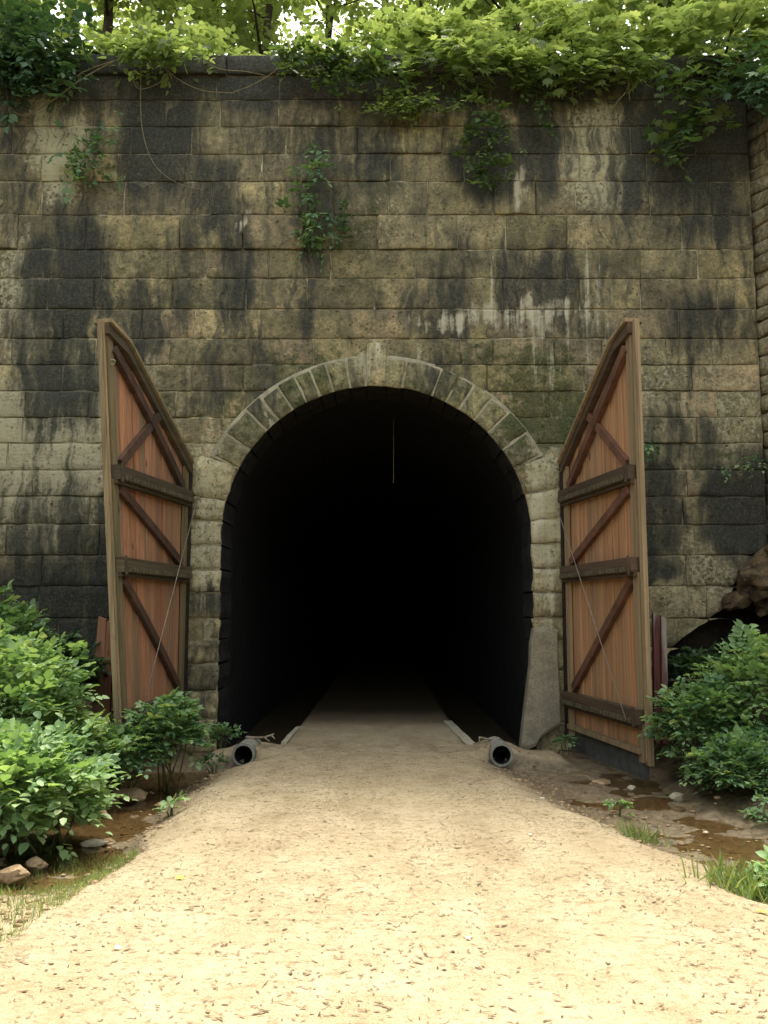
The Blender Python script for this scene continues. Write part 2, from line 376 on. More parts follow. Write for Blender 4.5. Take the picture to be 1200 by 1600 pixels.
for y in ys:
    for x in xs:
        h_, a_, b_, c_ = ground(x, y); vs_.append((x, y, h_)); at.append((a_, b_, c_, 1))
nx = len(xs)
mb.add(vs_, [(j * nx + i, j * nx + i + 1, (j + 1) * nx + i + 1, (j + 1) * nx + i) for j in range(len(ys) - 1) for i in range(nx - 1)], True)
PIPES = [(P(px, 1180, 10.8).x, P(px, 1180, 10.8).z) for px in (380, 784)]
def bored(f):        # the sheet is open where the culverts pass through it
    c = [sum(mb.v[i][k] for i in f) / 4 for k in range(3)]
    return 10.6 < c[1] < 11.2 and any(math.hypot(c[0] - q[0], c[2] - q[1]) < .12 for q in PIPES)
keep = [k for k, f in enumerate(mb.f) if not bored(f)]
mb.f = [mb.f[k] for k in keep]; mb.sm = [True] * len(keep)
tag(mb.build('ground', M['ground'], None, at), kind='structure')

def water(name, pts_l, pts_r, z):
    mb = MB(); vs_ = []; n = len(pts_l)
    for a, b in zip(pts_l, pts_r):
        for k in range(5): vs_.append((lerp(a[0], b[0], k / 4), lerp(a[1], b[1], k / 4), z))
    mb.add(vs_, [(j * 5 + i, j * 5 + i + 1, (j + 1) * 5 + i + 1, (j + 1) * 5 + i) for j in range(n - 1) for i in range(4)], True)
    tag(mb.build(name, M['water']), kind='structure')
water('stream_water', [(-3.5, 5.4), (-3.5, 7), (-3.4, 9), (-2.9, 10.85)], [(-1.8, 5.4), (-1.8, 7), (-1.8, 9), (-1.5, 10.85)], -.228)
water('stream_water', [(2.4, 4.5), (1.9, 7.5), (1.4, 9.5), (1.2, 10.85)], [(3.9, 4.5), (3.6, 7.5), (3.4, 9.5), (3.2, 10.75)], -.228)

# ------------------------------------------------------------------ hill above the portal and the tunnel bore
mb = MB(); vs_ = []; gx = np.linspace(-26, 26, 53); gy = np.linspace(12.95, 60, 40)
for y in gy:
    for x in gx: vs_.append((x, y, 9.85 + .34 * (y - 12.95) + .25 * nz(x, y, 5, .5)))
n = len(gx); fs = [(j * n + i, j * n + i + 1, (j + 1) * n + i + 1, (j + 1) * n + i) for j in range(len(gy) - 1) for i in range(n - 1)]
b0 = len(vs_)
for x in gx: vs_.append((x, 60, -1))
fs += [((len(gy) - 1) * n + i, (len(gy) - 1) * n + i + 1, b0 + i + 1, b0 + i) for i in range(n - 1)]  # back skirt, added so sky light cannot leak in under the hill
mb.add(vs_, fs, True); tag(mb.build('hill', M['soil']), kind='structure')

XC, ZC, RO, RING = -.11, 2.73, 2.2, .42
def xo(z): return math.sqrt(max(0, RO ** 2 - (z - ZC) ** 2)) if z > ZC else RO
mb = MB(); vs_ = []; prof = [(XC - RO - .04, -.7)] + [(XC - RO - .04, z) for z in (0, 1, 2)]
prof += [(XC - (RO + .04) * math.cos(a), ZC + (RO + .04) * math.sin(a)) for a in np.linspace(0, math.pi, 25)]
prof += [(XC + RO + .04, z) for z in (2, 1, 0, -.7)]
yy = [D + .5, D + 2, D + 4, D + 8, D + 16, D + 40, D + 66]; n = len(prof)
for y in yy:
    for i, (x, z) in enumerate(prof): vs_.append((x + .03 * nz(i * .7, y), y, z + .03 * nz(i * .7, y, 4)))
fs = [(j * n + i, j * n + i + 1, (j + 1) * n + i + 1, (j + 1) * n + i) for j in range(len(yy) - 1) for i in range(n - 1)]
fs.append(tuple((len(yy) - 1) * n + i for i in range(n)))  # made-up end wall, added to keep light out of the bore
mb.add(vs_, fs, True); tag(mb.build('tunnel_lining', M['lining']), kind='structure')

# ------------------------------------------------------------------ map of stains and painted shade (photo-pixel ellipses on the wall: cx, cy, rx, ry, amount)
DARK = [(100, 440, 62, 110, 1.1), (120, 560, 60, 90, .9), (60, 560, 40, 130, .6), (350, 100, 330, 48, 1.1), (250, 200, 55, 95, 1.0), (372, 430, 26, 100, .9),  # the long ellipse on the coping is overhang shade painted in
        (325, 305, 45, 55, .8), (490, 350, 26, 80, .8), (545, 250, 90, 70, .5), (760, 250, 45, 55, 1.2), (845, 240, 34, 75, .8), (1085, 230, 95, 80, 1.25),
        (1055, 310, 120, 55, .7), (705, 430, 34, 60, .8), (800, 430, 30, 70, .7), (870, 450, 40, 60, .8), (925, 430, 30, 40, .3), (1095, 505, 70, 40, .8),
        (690, 505, 50, 28, .7), (900, 505, 60, 30, .7), (60, 960, 130, 80, 1.1), (75, 830, 80, 80, .7), (150, 900, 40, 120, .7), (1130, 800, 26, 80, 1.3),
        (1032, 800, 34, 75, 1.1), (1030, 890, 24, 20, 1.2), (1180, 800, 30, 90, .8), (1060, 690, 70, 40, .6), (600, 120, 700, 42, .9), (680, 590, 26, 30, .8),  # the widest ellipse is shade under the top growth, painted in
        (395, 590, 40, 80, .6), (320, 600, 34, 60, .5), (640, 470, 16, 50, .6), (480, 460, 28, 60, .5), (290, 420, 30, 80, .5), (210, 500, 40, 60, .7),
        (20, 280, 20, 90, .5), (960, 400, 40, 50, .4), (325, 945, 40, 20, .8), (330, 1060, 40, 90, .5), (1090, 140, 120, 60, 1.0)]
MOSS = [(845, 650, 70, 55, 1.1), (835, 580, 70, 45, .9), (740, 560, 60, 30, .7), (440, 610, 120, 70, .7), (350, 560, 120, 40, .5), (550, 290, 70, 130, .6),
        (1120, 715, 60, 30, .7), (250, 430, 120, 60, .5), (480, 250, 60, 60, .4), (760, 230, 60, 60, .6), (300, 640, 60, 60, .5), (540, 470, 60, 60, .4), (1050, 640, 70, 30, .4), (520, 590, 80, 20, .5), (690, 600, 70, 30, .6), (800, 660, 40, 60, .5), (400, 650, 50, 50, .6)]
WHITE = [(790, 497, 150, 20, 1.1), (700, 500, 24, 22, .9), (870, 560, 80, 60, .6), (585, 570, 24, 30, 1.0), (645, 560, 60, 20, .4), (814, 302, 9, 34, 1.5),
         (848, 870, 32, 110, .9), (930, 455, 26, 70, .8), (380, 345, 5, 16, 1.4), (590, 620, 20, 20, .5), (318, 880, 30, 110, .45), (750, 460, 40, 40, .4)]
PALE = [(50, 720, 110, 130, 1.1), (130, 640, 60, 90, .8), (90, 220, 46, 90, 1.0), (950, 240, 80, 90, .8), (1090, 640, 140, 110, .5), (325, 850, 40, 110, .8),
        (1100, 900, 90, 70, .6), (330, 740, 30, 60, .7), (30, 480, 30, 120, .7), (215, 560, 30, 60, .6), (700, 330, 200, 60, .3), (850, 800, 34, 120, .9), (210, 700, 40, 60, .5)]
def stain_shade(x, y, z):
    px, py = proj(x, y, z); out = []
    px += 16 * nz(x, z, 11, 2.2); py += 30 * nz(x, 0, 13, 5) + 22 * nz(x, z, 17, 1.4)
    for L in (DARK, MOSS, WHITE, PALE):
        m = 0
        for cx, cy, rx, ry, s in L:
            d = ((px - cx) / rx) ** 2 + ((py - cy) / ry) ** 2
            if d < 2.2: m = max(m, s * (1 - sm(.25, 2.2, d)))
        out.append(m)
    out[0] += .26 * sm(420, 120, py)  # wall darkens toward its top: shade below the growth painted in
    return out

# ------------------------------------------------------------------ the portal wall
wall = empty('portal_wall', (XC, D, 0), 'tall stained sandstone block wall around the arched tunnel mouth', 'stone wall')
def wall_pt(a, d, z): return (a, D - d, z)
def block(gridfn, nx, nz_, depth, proud, rough, seed, topt=wall_pt, edge=.018, wob=.012):
    """a dressed block: rough bulging face on a grid, rounded edges, sides running back into the wall"""
    vs_, at, fs, smo = [], [], [], []
    g0, g1, g2, g3 = (Vector(gridfn(*q)) for q in ((0, .5), (1, .5), (.5, 0), (.5, 1)))
    ea = min(.2, .016 / max(.05, (g1 - g0).length)); ez = min(.2, .016 / max(.05, (g3 - g2).length))
    nx += 2; nz_ += 2
    def par(k, n, e): return 0.0 if k == 0 else 1.0 if k == n else lerp(e, 1 - e, (k - 1) / (n - 2))
    for j in range(nz_ + 1):
        for i in range(nx + 1):
            a_, z_ = gridfn(par(i, nx, ea), par(j, nz_, ez))
            bd = i in (0, nx) or j in (0, nz_)
            q = Vector((a_ * 3.3, seed * 7.1, z_ * 3.3))
            if bd or i in (1, nx - 1) or j in (1, nz_ - 1): a_ += wob * noise.noise(q * 1.7); z_ += wob * noise.noise(q * 1.7 + Vector((9, 0, 3)))
            d = proud + rough * (noise.noise(q) + .6 * noise.noise(q * 2.7)) - (edge if bd else 0)
            if (i in (0, nx)) and (j in (0, nz_)): d -= edge * .6
            v = topt(a_, d, z_); vs_.append(v); at.append(stain_shade(*v))
    W_ = nx + 1
    for j in range(nz_):
        for i in range(nx): fs.append((j * W_ + i, j * W_ + i + 1, (j + 1) * W_ + i + 1, (j + 1) * W_ + i)); smo.append(True)
    ring = [i for i in range(nx + 1)] + [j * W_ + nx for j in range(1, nz_ + 1)] + [nz_ * W_ + i for i in range(nx - 1, -1, -1)] + [j * W_ for j in range(nz_ - 1, 0, -1)]
    base = topt(0, 0, 0); back = topt(0, -depth, 0); off = Vector(back) - Vector(base)
    f0 = Vector(topt(0, proud, 0)) - Vector(base)
    b0 = len(vs_)
    for r in ring:
        v = Vector(vs_[r]) + off - f0; vs_.append(tuple(v)); at.append(at[r])
    m = len(ring)
    for k in range(m): fs.append((ring[k], b0 + k, b0 + (k + 1) % m, ring[(k + 1) % m])); smo.append(False)
    mb = MB(); mb.v = vs_; mb.f = fs; mb.sm = smo
    return mb, at
CLEAR = RO + .17
def inside(x, z):
    dx = x - XC
    return math.hypot(dx, z - ZC) < CLEAR if z > ZC else abs(dx) < CLEAR
def push(x, z):
    if not inside(x, z): return x, z
    dx = x - XC
    if z > ZC:
        r = max(1e-4, math.hypot(dx, z - ZC)); return XC + dx / r * CLEAR, ZC + (z - ZC) / r * CLEAR
    return XC + math.copysign(CLEAR, dx), z
# the masonry has fallen away at the lower right: broken lower edge
BRK = [(P(1030, 1035, D).x, P(1030, 1035, D).z), (P(1060, 1000, D).x, P(1060, 1000, D).z), (P(1135, 948, D).x, P(1135, 948, D).z), (P(1150, 905, D).x, P(1150, 905, D).z), (P(1200, 850, D).x, P(1200, 850, D).z), (6.5, 3.3)]
def brk(x):
    if x < BRK[0][0]: return -9
    return itp(x, BRK) + .05 * nz(x, 3, 1, 6)
CY = [120, 158, 199, 242, 285, 337, 391, 436, 484, 530, 571, 612, 653, 693, 735, 776, 820, 868, 916, 966, 1012, 1062, 1112, 1165, 1215]
JT = {158: [15, 120, 260, 345, 436, 530, 640, 760, 860, 965, 1090], 199: [20, 110, 205, 300, 447, 560, 690, 775, 880, 985, 1085], 242: [65, 185, 290, 410, 500, 610, 725, 810, 905, 1010, 1110],
      285: [66, 195, 330, 445, 520, 607, 668, 770, 836, 899, 1015, 1110], 337: [30, 135, 282, 380, 475, 590, 715, 790, 885, 962, 1065], 391: [36, 160, 322, 420, 517, 649, 770, 885, 1000, 1090], 436: [75, 148, 270, 385, 480, 585, 700, 785, 905, 1000, 1120],
      484: [0, 100, 222, 305, 408, 531, 641, 760, 850, 945, 1060, 1120], 530: [20, 150, 265, 395, 490, 600, 720, 770, 866, 940, 1040, 1110], 571: [98, 195, 300, 380, 470, 760, 912, 1000, 1080], 612: [40, 140, 275, 350, 860, 930, 1062, 1120]}
rnd = random.Random(11)
XL, XR = -8.3, P(1177, 400, D).x
zc = [P(600, y, D).z for y in CY]
ztop = P(600, 90, D).z
stones = 0; off_mb = MB(); off_at = []
def wall_row(z1, z0, joints, ci):
    global stones, off_mb
    joints = sorted(joints)
    for xa, xb in zip(joints, joints[1:]):
        w_, h_ = xb - xa, z1 - z0
        g = .0075
        x0, x1, za, zb = xa + g, xb - g, z0 + g, z1 - g
        nx_, nz_ = max(4, round(w_ / .13)), 4
        pts = [(lerp(x0, x1, i / 6), lerp(za, zb, j / 4)) for i in range(7) for j in range(5)]
        if all(inside(*q) for q in pts): continue
        if all(q[1] < brk(q[0]) for q in pts): continue
        seed = ci * 31 + xa
        sag = [rnd.uniform(-.006, .006) for _ in range(4)]
        def gf(s, t_, x0=x0, x1=x1, za=za, zb=zb, sag=sag):
            x = lerp(x0, x1, s); z = lerp(za + sag[0] * (1 - s) + sag[1] * s, zb + sag[2] * (1 - s) + sag[3] * s, t_)
            z = max(z, min(brk(x), zb)); return push(x, z)
        low = ci > 13
        pr = .016 + rnd.uniform(.0, .018) + (.012 * rnd.random() if low else 0)
        if rnd.random() < .06: pr += .03
        mb, at = block(gf, nx_, nz_, .42, pr, .014 + (.012 if low else 0), seed, edge=rnd.uniform(.005, .012))
        if xb < -6.3:
            off_mb.add(mb.v, mb.f, True); off_at.extend(at); continue
        mb.build('stone', M['stone'], wall, at); stones += 1
for ci in range(len(CY) - 1):
    z1, z0 = zc[ci], zc[ci + 1]
    zm = .5 * (z1 + z0); j = [XL, XR]
    px = JT.get(CY[ci])
    if px: j += [P(q, .5 * (CY[ci] + CY[ci + 1]), D).x for q in px]
    if z0 < ZC + CLEAR: j = [q for q in j if abs(q - XC) > .25] + [XC]
    j.sort(); k = 0
    out = [j[0]]
    for q in j[1:]:
        gap = q - out[-1]
        if gap > 1.75:
            m = max(2, round(gap / rnd.uniform(1.0, 1.3))); st_ = out[-1]
            for i in range(1, m): out.append(st_ + gap * (i + rnd.uniform(-.22, .22)) / m)
        if q - out[-1] < .22 and q != XR and q != XC: continue
        out.append(q)
    wall_row(z1, z0, out, ci)
tag(off_mb.build('stone_courses', M['stone'], wall, off_at), kind='stuff')
# coping course along the top
x = XL
while x < XR - .2:
    x2 = min(XR, x + rnd.uniform(.9, 1.5))
    if XR - x2 < .4: x2 = XR
    def gf(s, t_, x=x, x2=x2): return lerp(x + .008, x2 - .008, s), lerp(zc[0] + .01, ztop, t_)
    mb, at = block(gf, 6, 3, .5, .07 + rnd.uniform(0, .03), .015, x); mb.build('coping_stone', M['stone'], wall, at); x = x2
# mortar bed behind the joints
mb = MB(); vs_ = []; at = []; gx = np.linspace(XL, XR, 150); gzs = np.linspace(-.6, ztop - .02, 130)
for z in gzs:
    for x in gx:
        y = D - .012 + .012 * (.5 + nz(x, z, 8, 2.1)) + .03 * max(0, nz(x, z, 3, 3.3)); vs_.append((x, y, z)); at.append(stain_shade(x, y, z))
n = len(gx); fs = []
for j in range(len(gzs) - 1):
    for i in range(n - 1):
        c = [(gx[i], gzs[j]), (gx[i + 1], gzs[j]), (gx[i + 1], gzs[j + 1]), (gx[i], gzs[j + 1])]
        if all(math.hypot(q[0] - XC, q[1] - ZC) < RO + .3 if q[1] > ZC else abs(q[0] - XC) < RO + .3 for q in c): continue
        if any(q[1] < brk(q[0]) + .03 for q in c): continue
        fs.append((j * n + i, j * n + i + 1, (j + 1) * n + i + 1, (j + 1) * n + i))
mb.add(vs_, fs, True); mb.build('mortar_bed', M['mortar'], wall, at)
# mortar behind the arch ring
mb = MB(); vs_ = []; at = []; na = 96
for k in range(na + 1):
    a_ = math.radians(lerp(26.5, 153.5, k / na))
    for r in (RO + .006, RO + RING + .015, RO + RING + .05):
        v = (XC - r * math.cos(a_), D - .066 + .010 * nz(k * .4, r * 5, 2, 1) + (.03 if r > RO + .44 else 0), ZC + r * math.sin(a_)); vs_.append(v); at.append(stain_shade(*v))
mb.add(vs_, [(k * 3 + i, k * 3 + i + 1, k * 3 + i + 4, k * 3 + i + 3) for k in range(na) for i in range(2)], True); mb.build('ring_mortar', M['ringmortar'], wall)
# voussoirs (angles from the crown, degrees, negative to the left)
VA = [-74, -69.5, -63, -55, -45.5, -39.5, -33, -27, -21.6, -16.3, -9.8, -3.8, 3.8, 9.8, 21.3, 27, 32.7, 39.5, 46.5, 55, 63, 69, 74.5]
VA = [q for q in VA if -64 < q < 64]
for sg in (-1, 1):       # mortar between the jamb stones
    mb = MB(); vs_ = []
    for k in range(31):
        z = lerp(-.4, ZC + RO * math.cos(math.radians(63)), k / 30)
        for e_ in (.012, .2, .47): vs_.append((XC + sg * (xo(z) + e_), D - .032 + .02 * nz(z, e_, sg, 3), z))
    mb.add(vs_, [(k * 3 + i, k * 3 + i + 1, k * 3 + i + 4, k * 3 + i + 3) for k in range(30) for i in range(2)], True); mb.build('jamb_mortar', M['ringmortar'], wall)
for a0, a1 in zip(VA, VA[1:]):
    key = a0 < 0 < a1
    r1 = RO + (RING + .22 if key else RING + rnd.uniform(-.03, .035)); ga = math.degrees(.013 / RO)
    def gf(s, t_, a0=a0, a1=a1, r1=r1, ga=ga, key=key):
        a_ = math.radians(lerp(a0 + ga, a1 - ga, s)); r = lerp(RO, r1, t_)
        if key and t_ > 0: a_ *= lerp(1, RO / r * 1.05, t_)
        return XC + r * math.sin(a_), ZC + r * math.cos(a_)
    mb, at = block(gf, max(3, round((a1 - a0) / 3)), 4, .75, (.10 if key else .078 + rnd.uniform(0, .022)), .016, a0)
    at = [((min(1.6, q[0] + 1.2), q[1], q[2] * .3, 0) if Vector(v).y > D + .3 else q) for v, q in zip(mb.v, at)]   # grime and painted shade on the soffit
    mb.build('keystone' if key else 'voussoir', M['jamb'] if key else M['ring'], wall, at, M['soot_shade'])
# jamb stones below the ring
JL = [742, 783, 815, 852, 890, 926, 967, 999, 1037, 1080, 1122, 1180]
JR = [742, 772, 813, 850, 888, 926, 964, 1000, 1045, 1090, 1130, 1185]
za_ = math.radians(63.4)
for side, J in ((-1, JL), (1, JR)):
    zs = [P(588, q, D).z for q in J]; zs[0] = ZC + RO * math.cos(za_) + .10
    for i, (z1, z0) in enumerate(zip(zs, zs[1:])):
        wd = rnd.uniform(.43, .56)
        tilt1 = .16 * sm(3.9, 2.7, 0) ; 
        def ti(z): return .42 * sm(ZC - .2, ZC + 1.0, z)     # courses still lean in with the arch near the top
        def gf(s, t_, z0=z0, z1=z1, wd=wd, side=side):
            z = lerp(z0 + .009, z1 - .009, t_)
            zi = z - ti(z) * .15; x = xo(zi) + s * wd
            if side < 0: x = xo(zi) + (1 - s) * wd; zz = z + (1 - s) * ti(z) * .25
            else: zz = z + s * ti(z) * .25
            return XC + side * x, zz
        mb, at = block(gf, 4, 4, .8, .045 + rnd.uniform(0, .04), .03, i * 5 + side * 77, edge=.035, wob=.03)
        at = [((min(1.6, q[0] + 1.2), q[1], q[2] * .3, 0) if Vector(v).y > D + .3 else q) for v, q in zip(mb.v, at)]  # jamb returns take the same grime and painted shade
        mb.build('jamb_stone', M['jamb'], wall, at, M['soot_shade'])
def patch(name, pts, Y, dep, mat):
    front = []; n = len(pts)
    c = sum((P(px, py, Y) for px, py in pts), Vector()) / n
    mb = MB(); vs_ = []
    for (px, py) in pts:
        q = P(px, py, Y); vs_.append(q + Vector((0, .02, 0)))
    for (px, py) in pts: q = P(px, py, Y); vs_.append(c + (q - c) * .93 + Vector((0, -.0, 0)))
    for (px, py) in pts: q = P(px, py, Y); vs_.append(q + Vector((0, dep, 0)))
    vs_.append(c + Vector((0, -.012, 0)))
    fs = [(i, n + i, n + (i + 1) % n, (i + 1) % n) for i in range(n)] + [(n + i, 3 * n, n + (i + 1) % n) for i in range(n)] + [(2 * n + i, i, (i + 1) % n, 2 * n + (i + 1) % n) for i in range(n)]
    mb.add(vs_, [f[::-1] for f in fs], False); return mb.build(name, mat, wall)
tag(patch('concrete_patch', [(834, 982), (852, 979), (872, 984), (873, 1030), (876, 1090), (877, 1132), (862, 1141), (846, 1152), (838, 1166), (826, 1171), (814, 1169), (818, 1130), (823, 1090), (829, 1040), (830, 1005)], D - .17, .2, M['concrete']), 'smooth grey concrete repair at the foot of the jamb')

# rough wing wall running forward from the right end of the portal
wing = empty('wing_wall', (XR, D, 2.8), 'rough rubble wing wall of small pale stones beside the portal wall', 'stone wall')
wdir = Vector((.42, -.9075, 0)); wnrm = Vector((-.9075, -.42, 0))
def wing_pt(a, d, z):
    q = Vector((XR + .02, D + .1, 0)) + wdir * a + wnrm * d; return (q.x, q.y, z)
z = 3.0
while z < 9.4:
    hgt = rnd.uniform(.19, .30); a_ = 0
    while a_ < 2.3:
        ln = rnd.uniform(.25, .6)
        def gf(s, t_, a_=a_, ln=ln, z=z, hgt=hgt): return lerp(a_ + .015, a_ + ln - .015, s), lerp(z + .013, z + hgt - .013, t_)
        mb, at = block(gf, 3, 2, .4, rnd.uniform(.0, .07), .03, a_ + z * 3, wing_pt, .03, .03)
        mb.build('stone', M['rubble'], wing, [(q[0] * .6, q[1], q[2], max(q[3], .4)) for q in at]); a_ += ln
    z += hgt
mb = MB(); c = [wing_pt(a_, d_, z_) for z_ in (2.8, 9.35) for a_, d_ in ((-.05, -.02), (2.5, -.02), (2.5, -.5), (-.05, -.5))]; mb.hexa(c)
mb.build('mortar_bed', M['mortar'], wing, [(.3, .2, 0, .2)] * 8)

# undercut earth behind and below the broken masonry, brown rock ledge
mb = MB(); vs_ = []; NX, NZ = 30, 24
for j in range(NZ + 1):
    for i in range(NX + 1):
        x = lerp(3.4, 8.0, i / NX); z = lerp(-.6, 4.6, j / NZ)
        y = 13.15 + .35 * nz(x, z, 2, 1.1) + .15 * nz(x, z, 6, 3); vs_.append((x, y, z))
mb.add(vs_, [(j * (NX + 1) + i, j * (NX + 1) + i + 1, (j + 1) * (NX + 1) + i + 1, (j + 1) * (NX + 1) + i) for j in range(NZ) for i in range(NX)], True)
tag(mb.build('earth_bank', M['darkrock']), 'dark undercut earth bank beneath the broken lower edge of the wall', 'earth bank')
def rockmesh(c, r, seed, sub=3, amp=.35, flat=0):
    bm = bmesh.new(); bmesh.ops.create_icosphere(bm, subdivisions=sub, radius=1)
    for v in bm.verts:
        q = v.co.copy(); k = 1 + amp * noise.noise(q * 1.3 + Vector((seed, 0, 0))) + amp * .5 * noise.noise(q * 3 + Vector((0, seed, 0)))
        # facet the lump with a few cutting planes
        q = q * k
        for a_ in range(5):
            pn = Vector((math.sin(seed * 3 + a_ * 2.1), math.cos(seed * 5 + a_ * 1.7), math.sin(a_ * 1.3 + seed))).normalized(); dd = q.dot(pn) - .72
            if dd > 0: q -= pn * dd * .85
        v.co = Vector((q.x * r[0], q.y * r[1], q.z * r[2])) + Vector(c)
    me = bpy.data.meshes.new('rock'); bm.to_mesh(me); bm.free()
    return me
def rock(name, c, r, seed, label, mat='rock', group=None, sub=3):
    me = rockmesh((0, 0, 0), r, seed, sub); me.materials.append(M[mat]); o = link(name, me); o.location = c
    return tag(o, label, 'rock', group)
q = P(1172, 915, 12.1); led = empty('rock_outcrop', (q.x, q.y, q.z - .4), 'broken brown rock outcrop jutting out below the wall edge', 'rock')
for i, (px, py, Y, rr_, sd_) in enumerate([(1185, 905, 12.05, (.40, .40, .26), 1.2), (1152, 938, 12.2, (.20, .3, .14), 3.4), (1222, 868, 12.1, (.34, .4, .24), 4.6), (1215, 935, 12.0, (.30, .35, .16), 6.2)]):
    me = rockmesh((0, 0, 0), (1, 1, 1), sd_, 3, .5); me.materials.append(M['ledge']); q = P(px, py, Y); rot = Matrix.Rotation(-.5 + .2 * i, 4, 'Y') @ Matrix.Rotation(i * 1.3, 4, 'Z')
    me.transform(Matrix.Translation(q) @ Matrix.Rotation(-.55, 4, 'Y') @ Matrix.Diagonal((*rr_, 1)) @ rot); put('rock_piece', me, led)
mb = MB()
def gf3(name, x0, x1, y0, y1): pass
# dark soil slope that the right bushes stand on
vs_ = []; NX, NY = 26, 20
for j in range(NY + 1):
    for i in range(NX + 1):
        x = lerp(3.35, 8.5, i / NX); y = lerp(9.6, 13.3, j / NY)
        k = sm(3.4, 5.2, x) * sm(9.6, 11.6, y)
        vs_.append((x, y, gz(x, y) - .04 + k * (.75 + .25 * nz(x, y, 9, 1.5)) + 2.6 * sm(5.15, 6.1, x) * sm(9.7, 10.6, y) * (1 + .12 * nz(x, y, 2, 3)) + .06 * nz(x, y, 4, 4) * k))
mb.add(vs_, [(j * (NX + 1) + i, j * (NX + 1) + i + 1, (j + 1) * (NX + 1) + i + 1, (j + 1) * (NX + 1) + i) for j in range(NY) for i in range(NX)], True)
tag(mb.build('soil_bank', M['soil']), kind='structure')

